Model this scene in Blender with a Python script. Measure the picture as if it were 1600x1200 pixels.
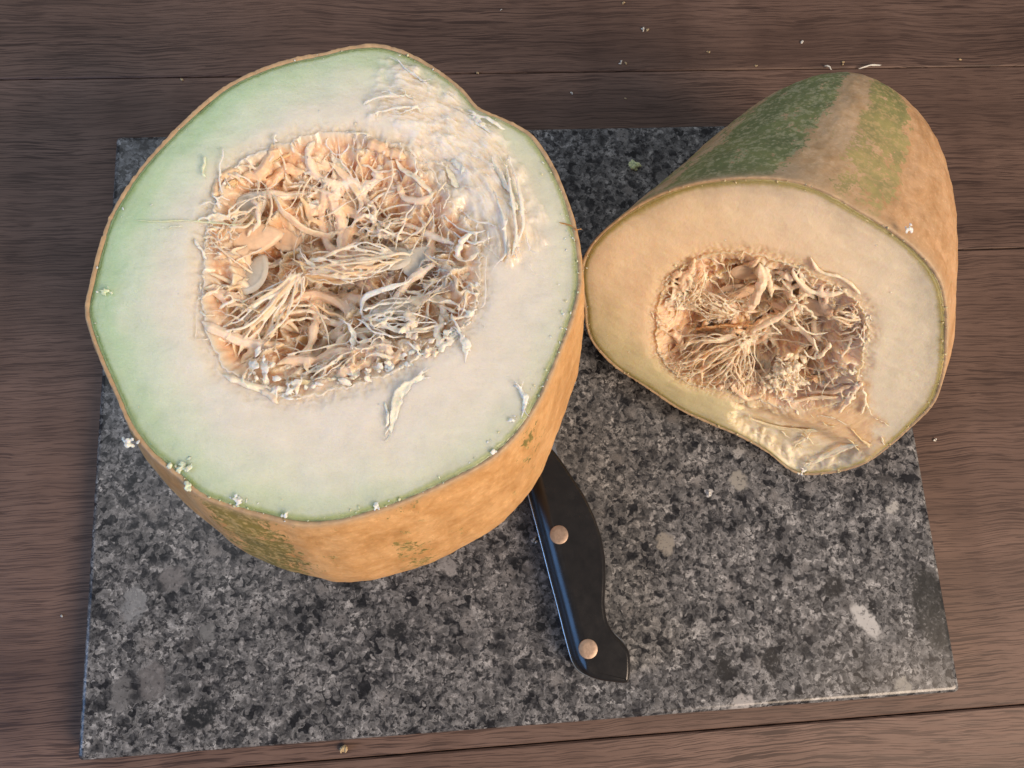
import bpy, math, random
import numpy as np
from mathutils import Vector, Matrix

for o in list(bpy.data.objects):
    bpy.data.objects.remove(o, do_unlink=True)
scene = bpy.context.scene
random.seed(7)
rng = np.random.default_rng(7)

# ------------------------------------------------------------------ camera
F_PX = 1150.0                                   # focal length for a 1600 px wide picture
CAM_LOC = np.array([-0.02916804, -0.06933623, 0.36723198])
CAM_R = np.array([[0.99636935, 0.04404036, -0.07285988],
                  [-0.05874467, 0.97507564, -0.21395458],
                  [0.06162125, 0.21745791, 0.97412262]])
cam_data = bpy.data.cameras.new('camera')
cam_data.sensor_width = 36.0
cam_data.lens = F_PX / 1600.0 * 36.0
cam_data.clip_start = 0.01
cam_data.clip_end = 50.0
cam = bpy.data.objects.new('camera', cam_data)
scene.collection.objects.link(cam)
m4 = Matrix.Identity(4)
for i in range(3):
    for j in range(3):
        m4[i][j] = CAM_R[i, j]
    m4[i][3] = CAM_LOC[i]
cam.matrix_world = m4
scene.camera = cam

# ------------------------------------------------------------------ light (indoors: cool window on the left, warm lamp on the right)
world = bpy.data.worlds.new('World')
scene.world = world
world.use_nodes = True
world.node_tree.nodes['Background'].inputs[0].default_value = (0.95, 0.96, 1.0, 1)
world.node_tree.nodes['Background'].inputs[1].default_value = 0.27

def area_light(name, loc, target, size, power, color, size_y=None):
    d = bpy.data.lights.new(name, 'AREA')
    d.energy = power
    d.color = color
    d.shape = 'RECTANGLE'
    d.size = size
    d.size_y = size_y or size
    o = bpy.data.objects.new(name, d)
    scene.collection.objects.link(o)
    o.location = loc
    v = Vector(target) - Vector(loc)
    o.rotation_euler = v.to_track_quat('-Z', 'Y').to_euler()
    return o

area_light('window_light', (-1.15, -0.42, 0.55), (0.0, -0.06, 0.03), 0.50, 4.6, (0.20, 0.47, 1.0), 0.60)
area_light('daylight', (-0.55, 0.50, 1.30), (-0.03, 0.0, 0.05), 1.0, 4.0, (0.88, 0.95, 1.0), 1.0)
area_light('room_lamp', (0.82, -0.72, 0.85), (0.05, 0.0, 0.05), 0.6, 22.5, (1.0, 0.77, 0.58))

scene.view_settings.view_transform = 'Standard'
scene.view_settings.look = 'None'
scene.view_settings.gamma = 1.0
scene.view_settings.exposure = 0.0

# ------------------------------------------------------------------ helpers
def cr(u, v):
    return np.array([(u - 800.0) / F_PX, -(v - 600.0) / F_PX, -1.0])

def ray(pts):
    pts = np.atleast_2d(np.asarray(pts, float))
    d = np.stack([(pts[:, 0] - 800) / F_PX, -(pts[:, 1] - 600) / F_PX, -np.ones(len(pts))], 1)
    return d @ CAM_R.T

def on_plane(pts, c, n):
    d = ray(pts)
    c = np.asarray(c, float)
    n = np.asarray(n, float)
    t = ((c - CAM_LOC) @ n) / (d @ n)
    return CAM_LOC + d * t[:, None]

def on_z(pts, z):
    return on_plane(pts, (0, 0, z), (0, 0, 1))

def lin(c):
    r = []
    for x in c:
        x = x / 255.0
        r.append(x / 12.92 if x <= 0.04045 else ((x + 0.055) / 1.055) ** 2.4)
    return np.array(r)

PERM = np.random.default_rng(11).permutation(256)
PERM = np.concatenate([PERM, PERM, PERM])
GR = np.random.default_rng(12).normal(size=(256, 3))
GR /= np.linalg.norm(GR, axis=1)[:, None]

def noise3(x, y, z):
    x, y, z = np.broadcast_arrays(np.asarray(x, float), np.asarray(y, float), np.asarray(z, float))
    xi, yi, zi = np.floor(x).astype(int), np.floor(y).astype(int), np.floor(z).astype(int)
    xf, yf, zf = x - xi, y - yi, z - zi
    u = xf * xf * xf * (xf * (xf * 6 - 15) + 10)
    v = yf * yf * yf * (yf * (yf * 6 - 15) + 10)
    w = zf * zf * zf * (zf * (zf * 6 - 15) + 10)
    out = 0
    for dx in (0, 1):
        for dy in (0, 1):
            for dz in (0, 1):
                h = PERM[(PERM[(PERM[(xi + dx) & 255] + yi + dy) & 255] + zi + dz) & 255]
                g = GR[h]
                dot = g[..., 0] * (xf - dx) + g[..., 1] * (yf - dy) + g[..., 2] * (zf - dz)
                out = out + dot * (u if dx else 1 - u) * (v if dy else 1 - v) * (w if dz else 1 - w)
    return out * 1.6

def fbm(x, y, z, o=4, gain=0.5):
    s, a, f = 0, 1.0, 1.0
    for k in range(o):
        s = s + a * noise3(x * f + 7.3 * k, y * f - 3.1 * k, z * f + 1.7 * k)
        a *= gain
        f *= 2.03
    return s

def sstep(a, b, x):
    t = np.clip((x - a) / (b - a), 0, 1)
    return t * t * (3 - 2 * t)

def mix(a, b, t):
    t = np.asarray(t)[..., None]
    return a * (1 - t) + b * t

def new_obj(name, mesh, mat, parent=None, loc=None):
    o = bpy.data.objects.new(name, mesh)
    scene.collection.objects.link(o)
    if mat and not mesh.materials:
        mesh.materials.append(mat)
    if parent is not None:
        o.parent = parent
    if loc is not None:
        o.location = loc
    return o

def tag(o, label=None, cat=None, group=None, kind=None):
    if label: o['label'] = label
    if cat: o['category'] = cat
    if group: o['group'] = group
    if kind: o['kind'] = kind
    return o

def empty(name, loc):
    o = bpy.data.objects.new(name, None)
    o.empty_display_size = 0.02
    scene.collection.objects.link(o)
    o.location = loc
    return o

def mesh_np(name, verts, faces, col=None, smooth=True):
    me = bpy.data.meshes.new(name)
    verts = np.asarray(verts, float)
    if isinstance(faces, np.ndarray):
        nf, k = faces.shape
        me.vertices.add(len(verts))
        me.vertices.foreach_set('co', verts.ravel())
        me.loops.add(nf * k)
        me.loops.foreach_set('vertex_index', faces.ravel().astype(np.int32))
        me.polygons.add(nf)
        me.polygons.foreach_set('loop_start', np.arange(0, nf * k, k, dtype=np.int32))
        me.polygons.foreach_set('loop_total', np.full(nf, k, dtype=np.int32))
        me.update(calc_edges=True)
        me.validate()
    else:
        me.from_pydata([tuple(v) for v in verts], [], faces)
        me.update()
    if smooth:
        me.polygons.foreach_set('use_smooth', np.ones(len(me.polygons), dtype=bool))
    if col is not None:
        at = me.attributes.new('Col', 'FLOAT_COLOR', 'POINT')
        c = np.ones((len(verts), 4))
        c[:, :3] = np.clip(col, 0, 1)
        at.data.foreach_set('color', c.ravel())
    return me

def grid_faces(nr, nt, wrap=True):
    i = np.arange(nr - 1)[:, None]
    j = np.arange(nt if wrap else nt - 1)[None, :]
    j2 = (j + 1) % nt
    a = i * nt + j
    b = i * nt + j2
    c = (i + 1) * nt + j2
    d = (i + 1) * nt + j
    return np.stack([a, b, c, d], -1).reshape(-1, 4)

# ------------------------------------------------------------------ node materials
class Mat:
    def __init__(self, name):
        self.m = bpy.data.materials.new(name)
        self.m.use_nodes = True
        self.t = self.m.node_tree
        self.b = self.t.nodes['Principled BSDF']
    def n(self, typ, **kw):
        nd = self.t.nodes.new(typ)
        for k, v in kw.items():
            setattr(nd, k, v)
        return nd
    def l(self, a, b):
        self.t.links.new(a, b)
    def coord(self, kind='Object', scale=(1, 1, 1), loc=(0, 0, 0), rot=(0, 0, 0)):
        tc = self.n('ShaderNodeTexCoord')
        mp = self.n('ShaderNodeMapping')
        mp.inputs['Scale'].default_value = scale
        mp.inputs['Location'].default_value = loc
        mp.inputs['Rotation'].default_value = rot
        self.l(tc.outputs[kind], mp.inputs['Vector'])
        return mp.outputs['Vector']
    def noise(self, vec, scale, detail=4, rough=0.5, dist=0.0):
        nd = self.n('ShaderNodeTexNoise')
        nd.inputs['Scale'].default_value = scale
        nd.inputs['Detail'].default_value = detail
        nd.inputs['Roughness'].default_value = rough
        nd.inputs['Distortion'].default_value = dist
        self.l(vec, nd.inputs['Vector'])
        return nd.outputs['Fac']
    def voro(self, vec, scale, feature='F1', out='Distance', rnd=1.0):
        nd = self.n('ShaderNodeTexVoronoi', feature=feature)
        nd.inputs['Scale'].default_value = scale
        nd.inputs['Randomness'].default_value = rnd
        self.l(vec, nd.inputs['Vector'])
        return nd.outputs[out]
    def ramp(self, fac, stops, interp='LINEAR'):
        nd = self.n('ShaderNodeValToRGB')
        cr_ = nd.color_ramp
        cr_.interpolation = interp
        while len(cr_.elements) < len(stops):
            cr_.elements.new(0.5)
        for e, (p, c) in zip(cr_.elements, stops):
            e.position = p
            if not hasattr(c, '__len__'):
                c = (c, c, c)
            e.color = (c[0], c[1], c[2], 1)
        self.l(fac, nd.inputs['Fac'])
        return nd.outputs['Color']
    def mix(self, fac, a, b, mode='MIX'):
        nd = self.n('ShaderNodeMix', data_type='RGBA', blend_type=mode)
        for sock, v in ((nd.inputs['Factor'], fac), (nd.inputs[6], a), (nd.inputs[7], b)):
            if hasattr(v, 'is_linked') or hasattr(v, 'node'):
                self.l(v, sock)
            elif hasattr(v, '__len__'):
                sock.default_value = (v[0], v[1], v[2], 1)
            else:
                sock.default_value = v
        return nd.outputs[2]
    def math(self, op, a, b=None, clamp=False):
        nd = self.n('ShaderNodeMath', operation=op, use_clamp=clamp)
        for i, v in enumerate((a, b)):
            if v is None: continue
            if hasattr(v, 'node'):
                self.l(v, nd.inputs[i])
            else:
                nd.inputs[i].default_value = v
        return nd.outputs[0]
    def attr(self, name, out='Color'):
        nd = self.n('ShaderNodeAttribute', attribute_name=name)
        return nd.outputs[out]
    def bump(self, h, strength, dist, prev=None):
        nd = self.n('ShaderNodeBump')
        nd.inputs['Strength'].default_value = strength
        nd.inputs['Distance'].default_value = dist
        self.l(h, nd.inputs['Height'])
        if prev is not None:
            self.l(prev, nd.inputs['Normal'])
        return nd.outputs['Normal']
    def set(self, **kw):
        names = dict(color='Base Color', rough='Roughness', spec='Specular IOR Level', metal='Metallic', normal='Normal',
                     sss='Subsurface Weight', sssr='Subsurface Radius', ssss='Subsurface Scale', coat='Coat Weight', coatr='Coat Roughness',
                     trans='Transmission Weight')
        for k, v in kw.items():
            s = self.b.inputs[names[k]]
            if hasattr(v, 'node'):
                self.l(v, s)
            elif k == 'color':
                s.default_value = (v[0], v[1], v[2], 1)
            else:
                s.default_value = v
        return self.m

def wood_mat():
    M = Mat('wood')
    oi = M.n('ShaderNodeObjectInfo')
    tc = M.n('ShaderNodeTexCoord')
    off = M.n('ShaderNodeVectorMath', operation='MULTIPLY_ADD')
    cmb = M.n('ShaderNodeCombineXYZ')
    for k in range(3):
        M.l(oi.outputs['Random'], cmb.inputs[k])
    M.l(cmb.outputs[0], off.inputs[0])
    off.inputs[1].default_value = (3.7, 5.1, 2.3)
    M.l(tc.outputs['Object'], off.inputs[2])
    # slow waviness of the grain
    wv = M.n('ShaderNodeTexNoise')
    wv.inputs['Scale'].default_value = 9.0
    wv.inputs['Detail'].default_value = 2
    M.l(off.outputs[0], wv.inputs['Vector'])
    sub = M.n('ShaderNodeVectorMath', operation='SUBTRACT')
    M.l(wv.outputs['Color'], sub.inputs[0])
    sub.inputs[1].default_value = (0.5, 0.5, 0.5)
    wsc = M.n('ShaderNodeVectorMath', operation='MULTIPLY_ADD')
    M.l(sub.outputs[0], wsc.inputs[0])
    wsc.inputs[1].default_value = (0.0, 0.013, 0.0)
    M.l(off.outputs[0], wsc.inputs[2])
    wv2 = M.n('ShaderNodeTexNoise')
    wv2.inputs['Scale'].default_value = 75.0
    wv2.inputs['Detail'].default_value = 1
    M.l(off.outputs[0], wv2.inputs['Vector'])
    sub2 = M.n('ShaderNodeVectorMath', operation='SUBTRACT')
    M.l(wv2.outputs['Color'], sub2.inputs[0])
    sub2.inputs[1].default_value = (0.5, 0.5, 0.5)
    wsc2 = M.n('ShaderNodeVectorMath', operation='MULTIPLY_ADD')
    M.l(sub2.outputs[0], wsc2.inputs[0])
    wsc2.inputs[1].default_value = (0.0, 0.0014, 0.0)
    M.l(wsc.outputs[0], wsc2.inputs[2])
    P = wsc2.outputs[0]
    def stretched(sx, sy):
        mp = M.n('ShaderNodeMapping')
        mp.inputs['Scale'].default_value = (sx, sy, 1)
        M.l(P, mp.inputs['Vector'])
        return mp.outputs[0]
    broad = M.noise(stretched(2.2, 26), 1.0, 4, 0.55)
    mid = M.noise(stretched(14, 330), 1.0, 4, 0.65)
    pores = M.noise(stretched(24, 1000), 1.0, 3, 0.55)
    pores2 = M.noise(stretched(50, 1900), 1.0, 2, 0.5)
    figure = M.noise(M.coord('Object', (24, 5.5, 1)), 1.0, 3, 0.5, 0.4)
    blotch = M.noise(off.outputs[0], 14.0, 3, 0.55)
    col = M.ramp(broad, [(0.30, (0.100, 0.063, 0.050)), (0.5, (0.142, 0.091, 0.072)), (0.70, (0.185, 0.120, 0.096))])
    col = M.mix(M.ramp(mid, [(0.32, 0.0), (0.68, 1.0)]), M.mix(1.0, col, (0.84, 0.82, 0.81), 'MULTIPLY'), M.mix(1.0, col, (1.10, 1.09, 1.08), 'MULTIPLY'))
    col = M.mix(M.ramp(figure, [(0.42, 0.0), (0.70, 0.6)]), col, M.mix(1.0, col, (0.66, 0.62, 0.61), 'MULTIPLY'))
    col = M.mix(M.ramp(blotch, [(0.35, 0.0), (0.75, 0.5)]), col, M.mix(1.0, col, (1.16, 1.20, 1.24), 'MULTIPLY'))
    pm = M.ramp(pores, [(0.42, 1.0), (0.46, 0.0)])
    pm2 = M.ramp(pores2, [(0.40, 0.8), (0.45, 0.0)])
    dens = M.ramp(M.noise(stretched(7, 22), 1.0, 3, 0.6), [(0.36, 0.30), (0.60, 1.0)])
    pm = M.math('MULTIPLY', pm, dens)
    pall = M.math('MAXIMUM', pm, pm2)
    col = M.mix(M.math('MULTIPLY', pall, 0.76), col, (0.026, 0.014, 0.012))
    nrm = M.bump(M.math('SUBTRACT', M.math('MULTIPLY', mid, 0.3), pall), 0.18, 0.0002)
    rough = M.ramp(mid, [(0.3, 0.50), (0.7, 0.62)])
    return M.set(color=col, rough=rough, spec=0.28, normal=nrm)

def granite_mat():
    M = Mat('granite')
    c = M.coord('Object')
    wob = M.n('ShaderNodeTexNoise')
    wob.inputs['Scale'].default_value = 260
    wob.inputs['Detail'].default_value = 3
    M.l(c, wob.inputs['Vector'])
    vs = M.n('ShaderNodeVectorMath', operation='SUBTRACT')
    M.l(wob.outputs['Color'], vs.inputs[0]); vs.inputs[1].default_value = (0.5, 0.5, 0.5)
    vm = M.n('ShaderNodeVectorMath', operation='MULTIPLY_ADD')
    M.l(vs.outputs[0], vm.inputs[0]); vm.inputs[1].default_value = (0.006, 0.006, 0.0)
    M.l(c, vm.inputs[2])
    w = vm.outputs[0]
    base = M.noise(w, 110, 8, 0.68)
    def cells(vec, scale):
        v_ = M.n('ShaderNodeTexVoronoi'); v_.inputs['Scale'].default_value = scale; M.l(vec, v_.inputs['Vector'])
        s_ = M.n('ShaderNodeSeparateColor'); M.l(v_.outputs['Color'], s_.inputs[0])
        return v_.outputs['Distance'], s_.outputs
    cluster = M.math('SUBTRACT', M.noise(c, 70, 4, 0.65), 0.5)
    cl2 = M.math('SUBTRACT', M.noise(w, 200, 3, 0.6), 0.5)
    d1, r1 = cells(w, 410)
    val = M.math('ADD', M.math('MULTIPLY', r1[0], 0.50), M.math('ADD', M.math('MULTIPLY', cluster, 1.35), M.math('MULTIPLY', cl2, 0.8)))
    val = M.math('ADD', val, 0.275)
    col = M.ramp(val, [(0.20, (0.014, 0.014, 0.016)), (0.30, (0.040, 0.040, 0.042)), (0.42, (0.085, 0.084, 0.084)), (0.58, (0.130, 0.128, 0.126)), (0.74, (0.185, 0.181, 0.177)), (0.92, (0.30, 0.295, 0.285))])
    d2, r2 = cells(w, 900)
    col = M.mix(1.0, col, M.ramp(r2[0], [(0.0, 0.62), (0.5, 1.0), (1.0, 1.45)]), 'MULTIPLY')
    k = M.math('MULTIPLY', M.ramp(d1, [(0.10, 1.0), (0.40, 0.0)]), M.ramp(r1[1], [(0.86, 0.0), (0.90, 1.0)]))
    col = M.mix(M.math('MULTIPLY', k, 0.75), col, (0.38, 0.37, 0.36))
    d3, r3 = cells(w, 105)
    soft3 = M.ramp(d3, [(0.16, 1.0), (0.42, 0.0)])
    k = M.math('MULTIPLY', soft3, M.ramp(r3[0], [(0.72, 0.0), (0.80, 0.72)]))
    col = M.mix(k, col, M.ramp(r3[2], [(0.0, (0.20, 0.19, 0.18)), (0.6, (0.25, 0.24, 0.23)), (1.0, (0.36, 0.36, 0.355))]))
    k = M.math('MULTIPLY', soft3, M.ramp(r3[1], [(0.76, 0.0), (0.84, 0.80)]))
    col = M.mix(k, col, (0.019, 0.019, 0.021))
    sp = M.noise(c, 520, 5, 0.7)
    spm = M.ramp(M.math('ADD', sp, M.math('MULTIPLY', cluster, 0.35)), [(0.555, 0.0), (0.59, 1.0)])
    col = M.mix(M.math('MULTIPLY', spm, 0.85), col, (0.014, 0.014, 0.016))
    fine = M.noise(c, 1500, 3, 0.7)
    col = M.mix(1.0, col, M.ramp(fine, [(0.3, 0.72), (0.7, 1.28)]), 'MULTIPLY')
    # single big inclusions that can be told apart
    for (x, y, rx, ry, rot, cc, st) in CHIPS:
        tc = M.n('ShaderNodeTexCoord')
        s1 = M.n('ShaderNodeVectorMath', operation='SUBTRACT'); s1.inputs[1].default_value = (x, y, 0)
        M.l(vm.outputs[0], s1.inputs[0])
        mp = M.n('ShaderNodeMapping', vector_type='TEXTURE')
        mp.inputs['Rotation'].default_value = (0, 0, rot)
        mp.inputs['Scale'].default_value = (rx, ry, 1)
        M.l(s1.outputs[0], mp.inputs['Vector'])
        mz = M.n('ShaderNodeVectorMath', operation='MULTIPLY'); mz.inputs[1].default_value = (1, 1, 0)
        M.l(mp.outputs[0], mz.inputs[0])
        ln = M.n('ShaderNodeVectorMath', operation='LENGTH'); M.l(mz.outputs[0], ln.inputs[0])
        k = M.ramp(ln.outputs['Value'], [(0.70, st), (0.97, 0.0)])
        spk = M.ramp(M.noise(c, 700, 2, 0.5), [(0.36, 0.35), (0.45, 1.0)])
        col = M.mix(M.math('MULTIPLY', k, spk), col, cc)
    rough = M.ramp(M.noise(c, 40, 3, 0.6), [(0.3, 0.20), (0.7, 0.30)])
    col = M.mix(1.0, col, (0.97, 0.99, 1.03), 'MULTIPLY')
    nrm = M.bump(base, 0.05, 0.0004)
    return M.set(color=col, rough=rough, spec=0.35, normal=nrm)

def flesh_mat(name, sssr, rough=0.42, bump=0.25, wet=0.3):
    M = Mat(name)
    c = M.coord('Object')
    col = M.attr('Col')
    mot = M.noise(c, 160, 4, 0.6)
    col = M.mix(1.0, col, M.ramp(mot, [(0.3, (0.95, 0.95, 0.94)), (0.7, (1.04, 1.04, 1.04))]), 'MULTIPLY')
    fine = M.noise(c, 900, 3, 0.6)
    n1 = M.bump(fine, bump, 0.0004)
    n2 = M.bump(mot, bump, 0.0012, n1)
    scr = M.noise(M.coord('Object', (55, 1100, 300), rot=(0, 0, 0.35)), 1.0, 3, 0.6)       # faint drag marks of the knife
    n3 = M.bump(scr, 0.10, 0.0003, n2)
    pit = M.ramp(M.noise(c, 1500, 2, 0.6), [(0.60, 0.0), (0.70, 1.0)])
    col = M.mix(M.math('MULTIPLY', pit, 0.10), col, (0.9, 0.88, 0.82))
    rg = M.ramp(M.noise(c, 420, 3, 0.6), [(0.35, rough - 0.14), (0.65, rough + 0.12)])
    return M.set(color=col, rough=rg, spec=0.5, normal=n3, sss=0.9, sssr=sssr, ssss=0.005, coat=wet, coatr=0.2)

def pulp_mat():
    M = Mat('pulp_fibre')
    c = M.coord('Object')
    col = M.attr('Col')
    mot = M.noise(c, 500, 3, 0.6)
    col = M.mix(1.0, col, M.ramp(mot, [(0.3, (0.86, 0.84, 0.82)), (0.7, (1.06, 1.06, 1.06))]), 'MULTIPLY')
    nrm = M.bump(M.noise(c, 1400, 2, 0.6), 0.35, 0.0003)
    return M.set(color=col, rough=0.42, spec=0.35, normal=nrm, sss=0.75, sssr=(1.0, 0.62, 0.38), ssss=0.0024)

def skin_mat(name, speck_scale=420):
    """colour comes from the Col attribute (stripes), ragged by noise; pale speckles where attribute green is high"""
    M = Mat(name)
    c = M.coord('Object')
    green = M.attr('green', 'Fac')
    n_edge = M.noise(c, 130, 6, 0.68)
    n_big = M.noise(c, 40, 3, 0.6)
    e = M.math('ADD', green, M.math('MULTIPLY', M.math('SUBTRACT', n_edge, 0.5), 1.7))
    e = M.math('ADD', e, M.math('MULTIPLY', M.math('SUBTRACT', n_big, 0.5), 0.8))
    sk = M.attr('sk', 'Vector')
    streak = M.noise(sk, 1.0, 5, 0.65)
    n_fine = M.noise(c, 520, 4, 0.7)
    e = M.math('ADD', e, M.math('MULTIPLY', M.math('SUBTRACT', n_fine, 0.5), 1.1))
    e = M.math('ADD', e, M.math('MULTIPLY', M.math('SUBTRACT', streak, 0.5), 0.9))
    gm = M.ramp(e, [(0.46, 0.0), (0.56, 1.0)])
    base = M.attr('Col')
    ochre = M.noise(c, 75, 5, 0.65, 0.6)
    base = M.mix(M.ramp(ochre, [(0.42, 0.0), (0.62, 0.7)]), base, M.mix(1.0, base, (0.76, 0.68, 0.56), 'MULTIPLY'))
    ochre2 = M.noise(c, 300, 4, 0.65)
    base = M.mix(M.ramp(ochre2, [(0.48, 0.0), (0.66, 0.5)]), base, M.mix(1.0, base, (0.76, 0.68, 0.55), 'MULTIPLY'))
    base = M.mix(M.ramp(streak, [(0.48, 0.0), (0.64, 0.55)]), base, M.mix(1.0, base, (0.74, 0.68, 0.58), 'MULTIPLY'))
    pale = M.ramp(n_fine, [(0.54, 0.0), (0.64, 0.6)])
    base = M.mix(pale, base, M.mix(1.0, base, (1.25, 1.3, 1.4), 'MULTIPLY'))
    gcol = M.mix(M.ramp(M.noise(c, 60, 3, 0.5), [(0.35, 0.0), (0.65, 1.0)]), M.attr('gcol'), M.mix(1.0, M.attr('gcol'), (1.5, 1.4, 1.3), 'MULTIPLY'))
    fleck = M.ramp(M.noise(c, 300, 6, 0.75), [(0.50, 0.0), (0.58, 1.0)])
    gcol = M.mix(M.math('MULTIPLY', fleck, 0.62), gcol, M.attr('speck'))
    vd = M.voro(c, speck_scale, 'F1', 'Distance')
    vc = M.n('ShaderNodeTexVoronoi'); vc.inputs['Scale'].default_value = speck_scale; M.l(c, vc.inputs['Vector'])
    sp = M.n('ShaderNodeSeparateColor'); M.l(vc.outputs['Color'], sp.inputs[0])
    dist_ = M.math('ADD', vd, M.math('MULTIPLY', M.math('SUBTRACT', ochre2, 0.5), 0.5))
    speck = M.math('MULTIPLY', M.ramp(dist_, [(0.14, 1.0), (0.36, 0.0)]), M.ramp(sp.outputs[0], [(0.2, 0.0), (0.7, 0.85)]))
    gcol = M.mix(M.math('MULTIPLY', speck, 0.75), gcol, M.attr('speck'))
    col = M.mix(gm, base, gcol)
    col = M.mix(M.math('MULTIPLY', speck, 0.22), col, M.attr('speck'))
    rim = M.attr('rim', 'Fac')
    col = M.mix(rim, col, M.mix(M.noise(c, 420, 3, 0.6), (0.30, 0.19, 0.11), (0.62, 0.46, 0.28)))
    n1 = M.bump(M.noise(c, 700, 3, 0.6), 0.25, 0.0003)
    n2 = M.bump(ochre, 0.3, 0.0012, n1)
    return M.set(color=col, rough=M.ramp(n_edge, [(0.3, 0.42), (0.7, 0.58)]), spec=0.32, normal=n2, sss=0.12, sssr=(1.0, 0.5, 0.2), ssss=0.002)

def plain(name, color, rough=0.4, metal=0.0, spec=0.5, scale=400, var=0.12, bump=0.06, sss=0.0):
    M = Mat(name)
    c = M.coord('Object')
    n = M.noise(c, scale, 3, 0.6)
    col = M.mix(1.0, color, M.ramp(n, [(0.3, 1 - var), (0.7, 1 + var)]), 'MULTIPLY')
    rg = M.ramp(M.noise(c, scale * 0.4, 3, 0.6), [(0.3, max(0.02, rough - 0.06)), (0.7, rough + 0.06)])
    return M.set(color=col, rough=rg, metal=metal, spec=spec, normal=M.bump(n, bump, 0.0003), sss=sss, sssr=(1, .8, .6), ssss=0.002)

# ------------------------------------------------------------------ the table: planks on a dark bed
BT = 0.012      # height of the board's top above the table

def box_mesh(name, x0, x1, y0, y1, z0, z1, bev):
    vs, fs = [], []
    for z, k in ((z0, 0), (z1 - bev, 0), (z1, bev)):
        vs += [(x0 + k, y0 + k, z), (x1 - k, y0 + k, z), (x1 - k, y1 - k, z), (x0 + k, y1 - k, z)]
    fs.append((3, 2, 1, 0)); fs.append((8, 9, 10, 11))
    for r in (0, 4):
        for i in range(4):
            j = (i + 1) % 4
            fs.append((r + i, r + j, r + 4 + j, r + 4 + i))
    return mesh_np(name, vs, fs, smooth=False)

WOOD = wood_mat()
bed = new_obj('table_top', box_mesh('table_top', -0.75, 0.85, -0.50, 0.62, -0.03, -0.004, 0.001), plain('dark_bed', (0.012, 0.008, 0.007), 0.8))
tag(bed, kind='structure')
JG = 0.00035
def plank(x0, x1, y0, y1, rz=0.0):
    cx, cy = (x0 + x1) / 2, (y0 + y1) / 2
    p = new_obj('plank', box_mesh('plank', x0 - cx + JG, x1 - cx - JG, y0 - cy + JG, y1 - cy - JG, -0.0038, 0.0, 0.0006), WOOD, bed, (cx, cy, 0))
    p.rotation_euler.z = rz
    return p
S = 0.004     # the joints run very slightly uphill to the right
plank(-0.75, 0.85, 0.1915, 0.40)
plank(-0.75, 0.85, 0.40, 0.62)
def split_plank(x0, x1, y0, y1, xs, ys):
    """one wide plank with a crack that runs in from its right end"""
    cx, cy = (x0 + x1) / 2, (y0 + y1) / 2
    x0, x1, xs, y0, y1, ys = x0 - cx + JG, x1 - cx - JG, xs - cx, y0 - cy + JG, y1 - cy - JG, ys - cy
    b = 0.0005
    def ring(k, z):
        return [(x0 + k, y0 + k, z), (x1 - k, y0 + k, z), (x1 - k, ys - JG - k, z), (xs + .02, ys - JG - k, z), (xs - k, ys, z), (xs + .02, ys + JG + k, z), (x1 - k, ys + JG + k, z), (x1 - k, y1 - k, z), (x0 + k, y1 - k, z)]
    vs = ring(0, -0.0038) + ring(0, -b) + ring(b, 0.0)
    n = 9
    fs = [tuple(range(n - 1, -1, -1)), tuple(range(2 * n, 3 * n))]
    for r in (0, n):
        for i in range(n):
            j = (i + 1) % n
            fs.append((r + i, r + j, r + n + j, r + n + i))
    return new_obj('plank', mesh_np('plank', vs, fs, smooth=False), WOOD, bed, (cx, cy, 0))
split_plank(-0.75, 0.85, -0.1595, 0.1915, 0.12, 0.0765)
plank(-0.75, 0.85, -0.33, -0.1595)
plank(-0.75, 0.85, -0.50, -0.33)

# ------------------------------------------------------------------ granite board
def chip(px, py, rx, ry, rot, c, st=0.9):
    p = on_z([(px, py)], BT)[0]
    return (p[0], p[1], rx, ry, rot, c, st)
CHIPS = [chip(1352, 970, 0.0115, 0.0048, -0.95, (0.46, 0.45, 0.43)), chip(1155, 752, 0.0052, 0.0058, 0.2, (0.30, 0.285, 0.25)),
         chip(1395, 795, 0.0045, 0.0032, 0.3, (0.40, 0.39, 0.36)), chip(1108, 770, 0.002, 0.002, 0.3, (0.5, 0.5, 0.5)),
         chip(1040, 850, 0.005, 0.0062, 0.3, (0.27, 0.25, 0.215)), chip(1160, 1100, 0.0065, 0.004, 0.2, (0.40, 0.38, 0.36), 0.8),
         chip(1410, 1072, 0.0045, 0.0045, 0.3, (0.26, 0.25, 0.22), 0.8), chip(1455, 950, 0.011, 0.024, 0.12, (0.028, 0.028, 0.026), 0.85),
         chip(1302, 918, 0.0065, 0.0055, 0.3, (0.022, 0.021, 0.021), 0.9), chip(1205, 1030, 0.0055, 0.006, 0.3, (0.022, 0.021, 0.021), 0.9),
         chip(1130, 1040, 0.005, 0.0065, 0.6, (0.02, 0.02, 0.02), 0.9), chip(210, 945, 0.006, 0.0095, -0.2, (0.22, 0.225, 0.225), 0.8),
         chip(238, 1065, 0.0075, 0.010, 0.1, (0.155, 0.145, 0.14), 0.75), chip(190, 1085, 0.0055, 0.0085, -0.1, (0.16, 0.155, 0.15), 0.75),
         chip(270, 905, 0.0065, 0.0065, 0.2, (0.165, 0.155, 0.15), 0.75), chip(325, 985, 0.004, 0.0048, 0.2, (0.17, 0.17, 0.165), 0.75),
         chip(1155, 705, 0.0042, 0.0035, 0.5, (0.36, 0.35, 0.33), 0.85), chip(700, 885, 0.004, 0.006, 0.5, (0.3, 0.29, 0.28), 0.7),
         chip(315, 1115, 0.009, 0.007, 0.4, (0.017, 0.018, 0.019), 0.9), chip(620, 985, 0.005, 0.005, 0.4, (0.018, 0.018, 0.019), 0.9)]
GRANITE = granite_mat()
BW, BH = 0.40, 0.298
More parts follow.
